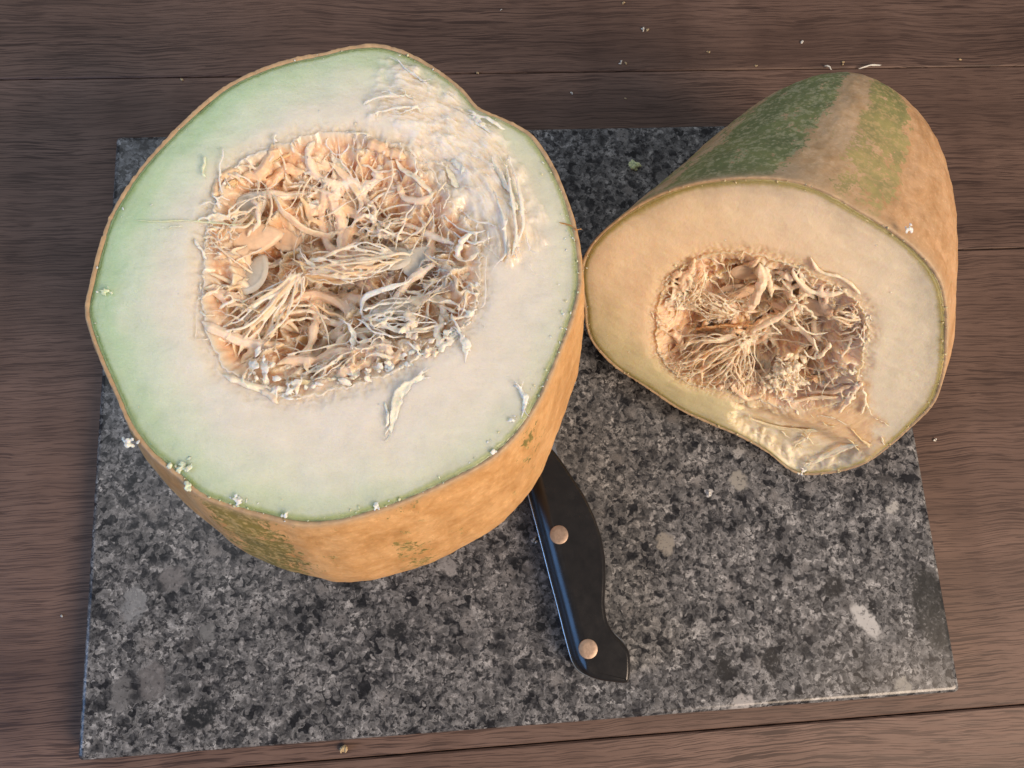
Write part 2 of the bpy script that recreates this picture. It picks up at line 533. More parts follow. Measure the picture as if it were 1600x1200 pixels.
def board_mesh():
    # rounded corners, a chamfered top edge, sawn sides
    cr_ = 0.0022
    ring = []
    for (sx, sy, a0) in ((1, -1, -90), (1, 1, 0), (-1, 1, 90), (-1, -1, 180)):
        for k in range(5):
            a = math.radians(a0 + 90 * k / 4)
            ring.append((sx * (BW / 2 - cr_) + cr_ * math.cos(a), sy * (BH / 2 - cr_) + cr_ * math.sin(a)))
    ring = np.array(ring)
    n = len(ring)
    layers = [(0.0, 0.0010), (0.0, 0.0102), (0.0003, 0.0109), (0.0010, 0.0116), (0.0018, 0.01188), (0.0026, BT)]
    vs = []
    for ins, z in layers:
        s = np.array([(BW / 2 - ins) / (BW / 2), (BH / 2 - ins) / (BH / 2)])
        q = ring * s
        vs += [(x, y, z) for x, y in q]
    fs = []
    for r in range(len(layers) - 1):
        for i in range(n):
            j = (i + 1) % n
            fs.append((r * n + i, r * n + j, (r + 1) * n + j, (r + 1) * n + i))
    fs.append(tuple(range(n - 1, -1, -1)))
    fs.append(tuple((len(layers) - 1) * n + i for i in range(n)))
    me = mesh_np('stone_slab', vs, fs, smooth=True)
    for p in me.polygons:
        if len(p.vertices) > 4: p.use_smooth = False
    return me
board = empty('cutting_board', (0, 0, 0))
tag(board, 'speckled grey granite cutting board lying on the wooden table', 'cutting board')
new_obj('stone_slab', board_mesh(), GRANITE, board)
RUB = plain('rubber', (0.03, 0.03, 0.03), 0.7)
for sx in (-1, 1):
    for sy in (-1, 1):
        new_obj('rubber_foot', box_mesh('rubber_foot', -0.006, 0.006, -0.006, 0.006, 0.0, 0.0011, 0.0001), RUB, board, (sx * 0.18, sy * 0.13, 0))

# ------------------------------------------------------------------ tubes, ribbons, blobs
class Soup:
    def __init__(self):
        self.v, self.f, self.c, self.n = [], [], [], 0
    def tube(self, path, rad, col, sides=5, flat=1.0, twist=0.0, rough=0.0):
        path = np.asarray(path, float)
        K = len(path)
        rad = np.broadcast_to(np.asarray(rad, float), (K,)).copy()
        if rough:
            rad *= 1 + rough * rng.normal(size=K).clip(-1.6, 1.6)
        t = np.gradient(path, axis=0)
        t /= np.linalg.norm(t, axis=1)[:, None] + 1e-12
        up = rng.normal(size=3)
        s = np.cross(t, up)
        s /= np.linalg.norm(s, axis=1)[:, None] + 1e-12
        b = np.cross(t, s)
        a = np.linspace(0, 2 * np.pi, sides, endpoint=False)
        tw = np.linspace(0, twist, K)[:, None]
        ca, sa = np.cos(a)[None, :], np.sin(a)[None, :] / flat
        c2, s2 = ca * np.cos(tw) - sa * np.sin(tw), ca * np.sin(tw) + sa * np.cos(tw)
        V = path[:, None, :] + rad[:, None, None] * (c2[..., None] * s[:, None, :] + s2[..., None] * b[:, None, :])
        V[0] = V[0].mean(0) + (V[0] - V[0].mean(0)) * 0.05
        V[-1] = V[-1].mean(0) + (V[-1] - V[-1].mean(0)) * 0.05
        fa = grid_faces(K, sides) + self.n
        self.v.append(V.reshape(-1, 3))
        self.f.append(fa)
        col = np.asarray(col, float)
        if col.ndim == 1:
            col = np.broadcast_to(col, (K, 3))
        self.c.append(np.repeat(col, sides, axis=0))
        self.n += K * sides
    def ribbon(self, path, width, col, up, thick=0.0004, fray=0, edge=0.45):
        path = np.asarray(path, float)
        K = len(path)
        t = np.linspace(0, 1, K)
        o = rng.random() * 90
        tg = np.gradient(path, axis=0); tg /= np.linalg.norm(tg, axis=1)[:, None] + 1e-12
        sd = np.cross(tg, np.asarray(up, float)); sd /= np.linalg.norm(sd, axis=1)[:, None] + 1e-12
        nn = np.cross(sd, tg)
        prof = np.clip(np.sin(np.pi * (0.05 + 0.9 * t)), 0.1, 1) ** 0.7
        wl = width * prof * (1 + edge * noise3(t * 6 + o, 0.3, 0.7) + 0.5 * edge * noise3(t * 17 + o, 4.3, 0.7))
        wr = width * prof * (1 + edge * noise3(t * 6 + o, 9.3, 2.7) + 0.5 * edge * noise3(t * 17 + o, 6.3, 0.7))
        M_ = 9
        q = np.linspace(-1, 1, M_)
        rows = []
        for sgn in (1, -1):
            qq = q if sgn > 0 else q[::-1][1:-1]
            x = np.where(qq[None] < 0, qq[None] * wl[:, None], qq[None] * wr[:, None])
            z = sgn * thick * np.sqrt(np.clip(1 - qq[None] ** 2, 0, 1)) * np.clip(prof[:, None] * 1.5, 0, 1)
            z = z + 0.30 * width * noise3(t[:, None] * 5 + o, qq[None] * 1.6 + 3, 1.1) + 0.12 * width * noise3(t[:, None] * 16 + o, qq[None] * 4 + 3, 4.1) + 0.12 * width * qq[None] ** 2
            rows.append(path[:, None] + x[..., None] * sd[:, None] + z[..., None] * nn[:, None])
        V = np.concatenate(rows, 1)
        V[0] = V[0].mean(0) + (V[0] - V[0].mean(0)) * 0.1
        V[-1] = V[-1].mean(0) + (V[-1] - V[-1].mean(0)) * 0.1
        n2 = V.shape[1]
        self.v.append(V.reshape(-1, 3)); self.f.append(grid_faces(K, n2) + self.n)
        self.c.append(np.broadcast_to(np.asarray(col, float), (K * n2, 3))); self.n += K * n2
        for k in range(fray):          # fibres that leave the ends and edges
            i = rng.choice([0, 1, 2, K - 3, K - 2, K - 1, K // 2])
            p0 = path[i] + sd[i] * rng.uniform(-.8, .8) * width * prof[i]
            dr = tg[i] * (-1 if i < K // 2 else 1) + rng.normal(size=3) * .45
            dr /= np.linalg.norm(dr)
            L_ = rng.uniform(.0015, .006)
            p = spline([p0 - dr * .001, p0 + dr * L_ * .5 + rng.normal(size=3) * .0004, p0 + dr * L_ + rng.normal(size=3) * .0008], 8)
            self.tube(p, np.linspace(.00035, .00016, 8), col, 5)
    def blob(self, c, r, col, squash=(1, 1, 1), amp=0.45, nr=7, nt=9, freq=1.4):
        th = np.linspace(0.02, np.pi - 0.02, nr)[:, None]
        ph = np.linspace(0, 2 * np.pi, nt, endpoint=False)[None, :]
        d = np.stack([np.sin(th) * np.cos(ph), np.sin(th) * np.sin(ph), np.cos(th) + 0 * ph], -1)
        o = rng.random(3) * 50
        k = 1 + amp * noise3(d[..., 0] * freq + o[0], d[..., 1] * freq + o[1], d[..., 2] * freq + o[2]) + amp * 0.5 * noise3(d[..., 0] * 3 * freq + o[0], d[..., 1] * 3 * freq + o[1], d[..., 2] * 3 * freq + o[2])
        Q = np.linalg.qr(rng.normal(size=(3, 3)))[0]
        an = np.array([1.25, 0.95, 0.6])
        V = np.asarray(c) + ((d * k[..., None] * an) @ Q.T) * r * np.asarray(squash)
        self.v.append(V.reshape(-1, 3))
        self.f.append(grid_faces(nr, nt) + self.n)
        self.c.append(np.broadcast_to(np.asarray(col, float), (nr * nt, 3)))
        self.n += nr * nt
    def fused(self, name, voxel, origin=(0, 0, 0), smooth=2):
        me = self.mesh(name, origin)
        o = bpy.data.objects.new(name, me)
        scene.collection.objects.link(o)
        bpy.context.view_layer.objects.active = o
        o.select_set(True)
        me.remesh_voxel_size = voxel
        me.use_remesh_fix_poles = False
        me.use_remesh_preserve_volume = False
        me.use_remesh_preserve_attributes = True
        bpy.ops.object.voxel_remesh()
        me = o.data
        if smooth:
            md = o.modifiers.new('s', 'SMOOTH'); md.factor = 0.5; md.iterations = smooth
            dg = bpy.context.evaluated_depsgraph_get()
            m2 = bpy.data.meshes.new_from_object(o.evaluated_get(dg))
        else:
            m2 = me
        bpy.data.objects.remove(o)
        m2.name = name
        m2.polygons.foreach_set('use_smooth', np.ones(len(m2.polygons), dtype=bool))
        print('fused', name, len(m2.polygons), [a.name for a in m2.attributes])
        return m2
    def mesh(self, name, origin=(0, 0, 0)):
        return mesh_np(name, np.concatenate(self.v) - np.asarray(origin), np.concatenate(self.f), np.concatenate(self.c))

def spline(pts, K=14):
    pts = np.asarray(pts, float)
    n = len(pts)
    if n == 2:
        t = np.linspace(0, 1, K)[:, None]
        return pts[0] * (1 - t) + pts[1] * t
    p = np.vstack([2 * pts[0] - pts[1], pts, 2 * pts[-1] - pts[-2]])
    out = []
    for u in np.linspace(0, n - 1 - 1e-6, K):
        i = int(u); f = u - i
        a, b, c, d = p[i], p[i + 1], p[i + 2], p[i + 3]
        out.append(0.5 * ((2 * b) + (-a + c) * f + (2 * a - 5 * b + 4 * c - d) * f * f + (-a + 3 * b - 3 * c + d) * f ** 3))
    return np.array(out)

def wiggle(path, amp, freq=1.0):
    K = len(path)
    o = rng.random(3) * 100
    s = np.linspace(0, 1, K) * freq * 4
    w = np.stack([noise3(s + o[0], o[1], 0.5), noise3(s + o[1], o[2], 3.5), noise3(s + o[2], o[0], 7.5)], 1)
    return path + amp * w

def poly_radius(poly, centre, th):
    """radius of a closed star-shaped outline as a function of angle, smooth"""
    d = poly - centre
    a = np.arctan2(d[:, 1], d[:, 0])
    o = np.argsort(a)
    a, r = a[o], np.hypot(d[:, 0], d[:, 1])[o]
    # densify with a periodic catmull-rom in (angle, radius)
    A = np.concatenate([a - 2 * np.pi, a, a + 2 * np.pi])
    Rr = np.concatenate([r, r, r])
    n = len(A)
    m = np.gradient(Rr, A)
    x = (th + np.pi) % (2 * np.pi) - np.pi
    i = np.clip(np.searchsorted(A, x) - 1, 0, n - 2)
    h = A[i + 1] - A[i]
    t = (x - A[i]) / h
    h00 = 2 * t ** 3 - 3 * t ** 2 + 1; h10 = t ** 3 - 2 * t ** 2 + t
    h01 = -2 * t ** 3 + 3 * t ** 2; h11 = t ** 3 - t ** 2
    return h00 * Rr[i] + h10 * h * m[i] + h01 * Rr[i + 1] + h11 * h * m[i + 1]

def sdf_poly(p, poly):
    """signed distance, negative inside"""
    d = np.full(len(p), 1e9)
    inside = np.zeros(len(p), bool)
    n = len(poly)
    for i in range(n):
        a, b = poly[i], poly[(i + 1) % n]
        e = b - a
        w = p - a
        t = np.clip((w @ e) / (e @ e), 0, 1)
        d = np.minimum(d, np.linalg.norm(w - t[:, None] * e, axis=1))
        cond = ((a[1] > p[:, 1]) != (b[1] > p[:, 1])) & (p[:, 0] < (b[0] - a[0]) * (p[:, 1] - a[1]) / (b[1] - a[1] + 1e-12) + a[0])
        inside ^= cond
    return np.where(inside, -d, d)

# ------------------------------------------------------------------ a cut pumpkin piece in the frame of its cut face
class Piece:
    def __init__(self, origin, u, v, n, outline_px, cavity_px, tear_px, depth, seed):
        self.O, self.u, self.v, self.nn = (np.asarray(x, float) for x in (origin, u, v, n))
        self.out = self.px(outline_px)
        self.cav = self.px(cavity_px)
        self.cen = (self.cav.max(0) + self.cav.min(0)) / 2
        self.tear = self.px(tear_px)
        self.D = depth
        self.sd = seed
        r = np.random.default_rng(seed)
        self.wor = self.cen + r.uniform(-0.06, 0.06, size=(130, 2))
    def px(self, pts, h=0.0):
        w = on_plane(pts, self.O + self.nn * h, self.nn)
        return np.stack([(w - self.O) @ self.u, (w - self.O) @ self.v], 1)
    def world(self, ab, h):
        ab = np.asarray(ab, float)
        return self.O + ab[..., 0:1] * self.u + ab[..., 1:2] * self.v + np.asarray(h)[..., None] * self.nn
    def at(self, px, py, hmm):
        h = hmm * 0.001
        return self.world(self.px([(px, py)], h)[0], np.float64(h))
    def path(self, pts):
        return np.array([self.at(*p) for p in pts])
    def Ro(self, th):
        return poly_radius(self.out, self.cen, th)
    def Rc(self, th):
        return poly_radius(self.cav, self.cen, th) + 0.0011 * noise3(np.cos(th) * 9 + self.sd, np.sin(th) * 9, 0.3) + 0.0007 * noise3(np.cos(th) * 30 + self.sd, np.sin(th) * 30, 0.9)
    def tearmask(self, ab):
        s = sdf_poly(ab, self.tear)
        s = s + 0.0055 * fbm(ab[:, 0] * 150 + self.sd, ab[:, 1] * 150, 0.0, 4)
        return sstep(0.0035, -0.0055, s)
    def worley(self, ab):
        d = np.sqrt(((ab[:, None, :] - self.wor[None]) ** 2).sum(-1))
        d.sort(axis=1)
        return d[:, 0], d[:, 1]
    def bowl(self, ab):
        """depth of the cavity's fibrous lining below the cut plane (positive down), and how far inside it is"""
        d = ab - self.cen
        th = np.arctan2(d[:, 1], d[:, 0])
        x = np.hypot(d[:, 0], d[:, 1]) / self.Rc(th)
        xin = np.clip(x, 0, 1)
        base = self.D * (1 - xin ** 3.2) * (0.75 + 0.25 * (1 - xin))
        inn = sstep(1.0, 0.80, xin)
        lump = 0.0050 * fbm(ab[:, 0] * 75 + self.sd, ab[:, 1] * 75, 2.2, 2)
        f1, f2 = self.worley(ab + 0.003 * np.stack([noise3(ab[:, 0] * 200, ab[:, 1] * 200, 5.0), noise3(ab[:, 0] * 200, ab[:, 1] * 200, 9.0)], 1))
        ridge = 0.0046 * np.exp(-((f2 - f1) / 0.0015) ** 2) * (0.4 + 0.6 * sstep(-.3, .4, noise3(ab[:, 0] * 90, ab[:, 1] * 90, 6.6)))
        fine = 0.0016 * fbm(ab[:, 0] * 420, ab[:, 1] * 420, 4.0, 3)
        return base - inn * (lump + ridge + fine), x, th

def arr(c): return lin(c)

def build_flesh(pc, root, mat, palette, tear_h, tear_col, nth=640):
    th = np.linspace(-np.pi, np.pi, nth, endpoint=False)
    Ro = pc.Ro(th) - 0.0013 - 0.00025 * noise3(np.cos(th) * 60, np.sin(th) * 60, 1.0)
    Rc = pc.Rc(th)
    # face rings (dense at the rim), lip, cavity rings
    sf = np.concatenate([np.linspace(0, 0.10, 12, endpoint=False), np.linspace(0.10, 1.0, 76)])
    sc = 1 - np.linspace(0, 1, 96) ** 1.25
    sc = sc[1:]
    R1 = Ro[None] * (1 - sf[:, None]) + Rc[None] * sf[:, None]
    R2 = Rc[None] * np.clip(sc[:, None], 0.004, 1)
    R = np.vstack([R1, R2])
    A = np.stack([pc.cen[0] + R * np.cos(th), pc.cen[1] + R * np.sin(th)], -1)
    ab = A.reshape(-1, 2)
    dep, x, tt = pc.bowl(ab)
    isf = np.repeat(np.arange(len(R)) < len(sf), nth)
    h = np.where(isf, 0.0, -dep)
    rimd = (np.repeat(Ro[None], len(R), 0).ravel() - R.ravel())            # distance from the rind
    cavd = (R.ravel() - np.repeat(Rc[None], len(R), 0).ravel())            # distance to the cavity edge, + outside
    tm = pc.tearmask(ab)
    # knife-cut face: very slight waviness, softened edge at the cavity
    wav = 0.0005 * fbm(ab[:, 0] * 45, ab[:, 1] * 45, pc.sd, 2) + 0.00010 * fbm(ab[:, 0] * 90, ab[:, 1] * 260, 3.0, 3)
    rag = sstep(0.006, 0.0, cavd) * isf
    h = h + np.where(isf, wav, 0) + rag * (0.0005 * fbm(ab[:, 0] * 600, ab[:, 1] * 600, 8.0, 3) - 0.0009) 
    # torn flesh: long ridges that follow the ring, plus tufts
    fib = fbm(R.ravel() * 480, tt * 3.2 + 2.0 * noise3(ab[:, 0] * 60, ab[:, 1] * 60, 1.0), pc.sd + 0.5, 4, 0.6)
    tuft = fbm(ab[:, 0] * 190, ab[:, 1] * 190, 6.0, 4, 0.55)
    fuzz = fbm(R.ravel() * 950 + 1.5 * noise3(ab[:, 0] * 120, ab[:, 1] * 120, 2.0), tt * 8, pc.sd + 3.5, 3, 0.6)
    h = h + tm * sstep(0.0003, 0.0045, rimd) * (tear_h(ab) + getattr(pc, 'tear_amp', 1.0) * (0.0008 * fib + 0.00035 * tuft + 0.0004 * fuzz))
    h = np.where(rimd < 0.0008, h - 0.0002, h)
    # ---- flesh colours; the large face's green includes a cool light tint
    nz = 0.0022 * fbm(ab[:, 0] * 90, ab[:, 1] * 90, 1.5, 3) * sstep(0.0, 0.006, rimd)
    q = rimd + nz
    col = np.zeros((len(ab), 3))
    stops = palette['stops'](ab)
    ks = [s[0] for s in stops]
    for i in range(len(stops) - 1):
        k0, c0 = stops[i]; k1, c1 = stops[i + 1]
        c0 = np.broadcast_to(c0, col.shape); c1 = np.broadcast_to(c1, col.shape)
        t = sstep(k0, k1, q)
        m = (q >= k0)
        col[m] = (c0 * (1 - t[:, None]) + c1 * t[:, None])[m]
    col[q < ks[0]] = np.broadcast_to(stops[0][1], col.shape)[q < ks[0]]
    inn = palette['inner']
    lip = sstep(0.007 + 0.003 * noise3(ab[:, 0] * 100, ab[:, 1] * 100, 3.3), -0.002, cavd)
    col = mix(col, palette['lip'], lip * 0.75)
    ci = mix(inn[0], inn[1], sstep(-0.4, 0.4, fbm(ab[:, 0] * 110, ab[:, 1] * 110, 4.4, 3)))
    f1, f2 = pc.worley(ab)
    ci = mix(ci, inn[2], np.exp(-((f2 - f1) / 0.002) ** 2) * 0.7)
    col = mix(col, ci, sstep(0.0, -0.004, cavd))
    col = mix(col, tear_col(ab, tuft), tm * 0.9)
    V = pc.world(ab, h)
    V = V.reshape(len(R), nth, 3)
    # outer lip going down inside the rind, and close the centre
    lipv = pc.world(np.stack([pc.cen[0] + (Ro + 0.0003) * np.cos(th), pc.cen[1] + (Ro + 0.0003) * np.sin(th)], -1), np.full(nth, -0.004))
    V = np.vstack([lipv[None], V])
    col = np.vstack([col[:nth], col])
    faces = grid_faces(len(R) + 1, nth)
    loc = np.array(root.location)
    me = mesh_np('flesh', V.reshape(-1, 3) - loc, faces, col)
    return new_obj('flesh', me, mat, root)

def build_skin(pc, root, mat, rings, attrs, nth=480, h_of=None):
    """rings: list of functions th -> world points (nth,3); attrs computed per ring"""
    V = np.array(rings)
    nr = len(V)
    # slight unevenness along the outward direction
    cen = V.mean(axis=1, keepdims=True)
    d = V - cen
    d /= np.linalg.norm(d, axis=2, keepdims=True) + 1e-9
    amp = 0.0007 * fbm(V[..., 0] * 38, V[..., 1] * 38, V[..., 2] * 38, 3) + 0.00022 * fbm(V[..., 0] * 220, V[..., 1] * 220, V[..., 2] * 220, 3)
    V = V + d * (amp * attrs['wob'])[..., None]
    loc = np.array(root.location)
    me = mesh_np('rind', V.reshape(-1, 3) - loc, grid_faces(nr, V.shape[1]), attrs['col'].reshape(-1, 3))
    for k in ('green', 'rim'):
        a = me.attributes.new(k, 'FLOAT', 'POINT')
        a.data.foreach_set('value', attrs[k].ravel())
    nr_, nt_ = V.shape[:2]
    aa = np.linspace(-np.pi, np.pi, nt_, endpoint=False)[None]
    ff = np.linspace(0, 1, nr_)[:, None]
    skv = np.stack([np.cos(aa) * 11 + 0 * ff, np.sin(aa) * 11 + 0 * ff, ff * 5.0 + 0 * aa], -1)
    a = me.attributes.new('sk', 'FLOAT_VECTOR', 'POINT')
    a.data.foreach_set('vector', skv.ravel())
    for k in ('gcol', 'speck'):
        a = me.attributes.new(k, 'FLOAT_COLOR', 'POINT')
        c = np.ones((V.shape[0] * V.shape[1], 4)); c[:, :3] = attrs[k].reshape(-1, 3)
        a.data.foreach_set('color', c.ravel())
    return new_obj('rind', me, mat, root)

# ================================================================== LARGE PIECE
big_out = [(590,68),(640,82),(690,112),(725,140),(748,166),(790,185),(830,208),(858,245),(880,290),(895,335),(908,400),(910,440),(900,490),(882,540),(862,590),(838,640),(806,685),(765,722),(710,752),(650,780),(580,805),(520,820),(470,822),(420,812),(360,795),(310,775),(275,745),(235,712),(205,675),(180,620),(158,570),(140,520),(132,485),(140,440),(152,390),(172,335),(205,280),(250,225),(300,175),(350,135),(400,110),(450,92),(510,80),(550,71)]
big_cav = [(370,255),(430,225),(490,208),(540,205),(590,212),(640,235),(690,285),(720,330),(748,375),(752,420),(745,460),(730,505),(690,540),(640,565),(590,590),(520,610),(450,618),(400,605),(355,580),(330,545),(318,500),(315,450),(318,400),(325,350),(340,300)]
big_tear = [(605,92),(660,112),(715,150),(745,176),(775,205),(803,255),(828,310),(836,365),(815,415),(770,400),(735,350),(705,305),(670,262),(630,228),(595,205),(590,165),(598,125)]
ZF = 0.148
BIG = Piece((-0.0634, 0.0167, ZF), (1, 0, 0), (0, 1, 0), (0, 0, 1), big_out, big_cav, big_tear, 0.0175, 3)
big_root = empty('pumpkin_half', (-0.0604, 0.0007, BT))
tag(big_root, 'large pumpkin half standing upright, pale green-white cut face with stringy seed cavity', 'pumpkin', 'the two pieces of the cut pumpkin')

CREAM = arr((226, 205, 180))
FLESH = flesh_mat('pumpkin_flesh', (1.0, 0.85, 0.55), 0.36, 0.38)
PULP = pulp_mat()
SKIN = skin_mat('pumpkin_rind')

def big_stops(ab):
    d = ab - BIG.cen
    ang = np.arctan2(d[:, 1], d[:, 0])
    g = 0.5 - 0.5 * np.cos(ang - math.radians(-20))           # greener away from the knife: own tint and cool light painted together
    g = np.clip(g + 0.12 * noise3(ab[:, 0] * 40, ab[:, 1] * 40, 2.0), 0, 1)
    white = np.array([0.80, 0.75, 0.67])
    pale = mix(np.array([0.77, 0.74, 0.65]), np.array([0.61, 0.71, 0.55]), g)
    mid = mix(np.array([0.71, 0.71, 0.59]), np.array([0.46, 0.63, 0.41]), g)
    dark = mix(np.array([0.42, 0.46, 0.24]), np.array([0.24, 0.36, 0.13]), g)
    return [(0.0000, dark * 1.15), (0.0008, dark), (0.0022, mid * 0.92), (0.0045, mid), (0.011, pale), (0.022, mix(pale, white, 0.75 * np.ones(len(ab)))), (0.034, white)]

def big_tear_h(ab):
    # the flesh came away as a step: high in the middle, dropping to the cavity
    d = np.linalg.norm(ab - BIG.cen, axis=1)
    return 0.0012 - 0.006 * sstep(0.052, 0.036, d)

def big_tear_col(ab, tuft):
    c = mix(np.array([0.88, 0.76, 0.60]), np.array([0.90, 0.83, 0.73]), sstep(-0.3, 0.4, tuft))
    d = np.linalg.norm(ab - BIG.cen, axis=1)
    c = mix(c, np.array([0.84, 0.66, 0.46]), sstep(0.048, 0.036, d) * 0.6)
    e = BIG.px([(812, 400)])[0]
    return mix(c, np.array([0.86, 0.66, 0.44]), 0.6 * sstep(0.016, 0.003, np.linalg.norm(ab - e, axis=1)))

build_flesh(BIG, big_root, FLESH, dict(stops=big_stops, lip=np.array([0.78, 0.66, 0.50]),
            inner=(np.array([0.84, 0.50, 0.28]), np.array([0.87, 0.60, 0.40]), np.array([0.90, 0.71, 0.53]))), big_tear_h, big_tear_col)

def big_skin():
    nth = 480
    th = np.linspace(-np.pi, np.pi, nth, endpoint=False)
    Ro = BIG.Ro(th)
    c0 = BIG.cen
    out = np.stack([c0[0] + Ro * np.cos(th), c0[1] + Ro * np.sin(th)], -1)
    cm = out.mean(0)
    zs = np.array([.148, .140, .13, .11, .09, .07, .05, .035, .026, .018, .014, .0122])
    sc = np.array([1, 1.022, 1.042, 1.068, 1.08, 1.06, .965, .83, .70, .52, .36, .20])
    dy = np.array([0, -.0016, -.0035, -.0072, -.0108, -.0135, -.0148, -.015, -.015, -.015, -.015, -.015])
    dx = np.array([0, 0, .0, .0002, .0006, .0012, .002, .003, .003, .003, .003, .003])
    key = np.linspace(0, 1, len(zs))
    NR = 74
    t = np.linspace(0, 1, NR)
    Z = np.interp(t, key, zs); SCL = spline(np.stack([key, zs, sc, dy, dx], 1), NR)
    rings, rim, wob, phi = [], [], [], []
    jag = 0.00035 * fbm(np.cos(th) * 70, np.sin(th) * 70, 1.0, 3)
    # cut edge of the rind: inner ring and top ring
    inner = BIG.cen + (Ro - 0.0014)[:, None] * np.stack([np.cos(th), np.sin(th)], 1)
    top = BIG.cen + (Ro - 0.0005)[:, None] * np.stack([np.cos(th), np.sin(th)], 1)
    rings.append(BIG.world(inner, -0.0003 + 0 * th)); rim.append(1 + 0 * th); wob.append(0 * th)
    rings.append(BIG.world(top, 0.0004 + jag * 1.5)); rim.append(1 + 0 * th); wob.append(0 * th)
    rings.append(BIG.world(out, -0.0003 + jag)); rim.append(0.8 + 0 * th); wob.append(0.3 + 0 * th)
    for k in range(1, NR):
        _, z, s, y, x = SCL[k]
        p = (out - cm) * s + cm + np.array([x, y])
        w = BIG.world(p, np.full(nth, z - ZF))
        w[:, 2] = np.maximum(w[:, 2], 0.0122)
        rings.append(w); rim.append(np.full(nth, 0.8 * math.exp(-k / 1.2))); wob.append(np.full(nth, min(1, 0.3 + k / 8) if k < NR - 8 else 0.0))
    V = np.array(rings)
    nr = len(V)
    # green stripes along the fruit, by angle
    stripe = np.zeros(nth)
    for a, w_, s_ in ((-112, 9, 0.95), (-78, 6, .42), (-45, 5, .40), (170, 10, .55), (95, 9, .6), (130, 6, .5), (-150, 12, .75), (40, 8, .4)):
        dd = (np.degrees(th) - a + 180) % 360 - 180
        stripe = np.maximum(stripe, s_ * np.exp(-(dd / w_) ** 2))
    green = np.repeat(stripe[None], nr, 0) * 0.9
    col = np.broadcast_to(np.array([0.70, 0.42, 0.19]), (nr, nth, 3)).copy()
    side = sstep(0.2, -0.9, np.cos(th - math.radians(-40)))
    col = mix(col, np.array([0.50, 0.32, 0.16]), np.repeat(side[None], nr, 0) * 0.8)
    gcol = np.broadcast_to(np.array([0.17, 0.145, 0.045]), col.shape)
    speck = np.broadcast_to(np.array([0.62, 0.45, 0.20]), col.shape)
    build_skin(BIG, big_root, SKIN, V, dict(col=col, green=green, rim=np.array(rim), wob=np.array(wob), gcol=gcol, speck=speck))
big_skin()

# ------------------------------------------------------------------ pulp
C_A = np.array([0.89, 0.70, 0.54]); C_B = np.array([0.92, 0.78, 0.64]); C_W = np.array([0.91, 0.84, 0.74]); C_O = np.array([0.87, 0.63, 0.43])
def pulp_col():
    r = rng.random()
    if r < .45: return C_A * (0.9 + 0.2 * rng.random())
    if r < .75: return C_B * (0.92 + 0.15 * rng.random())
    if r < .88: return C_W
    return C_O

def strand(sp, pts, r_mm, col=None, K=16, wig=0.4, taper=True, flat=1.0, twist=0.0, rough=0.16, sides=6):
    p = spline(pts, K)
    ln_ = np.linalg.norm(np.diff(p, axis=0), axis=1).sum()
    p = wiggle(p, min(wig * 0.0017, ln_ * 0.08), 1.3)
    p = wiggle(p, min(wig * 0.0005, ln_ * 0.03), 3.0)
    t = np.linspace(0, 1, K)
    rad = r_mm * 0.001 * np.ones(K)
    if taper:
        rad *= np.clip(np.minimum(t, 1 - t) * 7, 0.18, 1)
    sp.tube(p, rad, pulp_col() if col is None else col, sides, flat, twist, rough)

def bowl_h(pc, ab):
    return -pc.bowl(np.atleast_2d(ab))[0]

def random_strands(pc, sp, n, lift=(1, 8), L=(0.012, 0.035), r=(0.18, 0.5), rin=(0.05, 1.0), swirl=0.6, cap=-0.5, colf=None):
    for _ in range(n):
        th = rng.uniform(-np.pi, np.pi)
        rr = math.sqrt(rng.uniform(rin[0] ** 2, rin[1] ** 2)) * pc.Rc(np.array([th]))[0]
        p = pc.cen + rr * np.array([math.cos(th), math.sin(th)])
        ang = th + np.pi + rng.normal() * swirl + (0 if rng.random() < .6 else np.pi / 2)
        ln = rng.uniform(*L)
        bend = rng.normal() * 1.9
        K = 6
        q = [p]
        for k in range(K):
            a = ang + bend * (k / K)
            q.append(q[-1] + ln / K * np.array([math.cos(a), math.sin(a)]))
        q = np.array(q)
        dep, x, _ = pc.bowl(q)
        q = q[x < 1.06]
        if len(q) < 4: continue
        h = bowl_h(pc, q)
        # strands span over hollows: keep to a smoothed upper envelope
        env = np.interp(np.arange(len(q)), [0, len(q) - 1], [h[0], h[-1]])
        l0 = rng.uniform(*lift) * 0.001
        hh = np.maximum(h, env) * 0.75 + h * 0.25 + l0 * np.sin(np.linspace(0.2, np.pi - 0.3, len(q)))
        hh = np.minimum(hh, cap * 0.001 + rng.uniform(0, 0.002))
        strand(sp, pc.world(q, hh), rng.uniform(*r), None if colf is None else colf(), K=14, wig=rng.uniform(0.2, 1.0), rough=0.2)

def fan(pc, sp, origin, ends, n, r=(0.2, 0.45), sag=-2.0, colf=None):
    """a bundle: strands leave one knot and spread to points along a polyline"""
    o = np.array(origin, float)
    e = np.array(ends, float)
    for k in range(n):
        f = rng.random() * (len(e) - 1)
        i = min(int(f), len(e) - 2)
        t = f - i
        en = e[i] * (1 - t) + e[i + 1] * t + rng.normal(size=3) * np.array([5, 5, 0.9])
        st = o + rng.normal(size=3) * np.array([6, 6, 0.8])
        md = (st + en) / 2 + rng.normal(size=3) * np.array([13, 13, 1.0]) + np.array([0, 0, -sag])
        strand(sp, pc.path([st, md, en]), rng.uniform(*r), None if colf is None else colf(), K=18, wig=0.6)

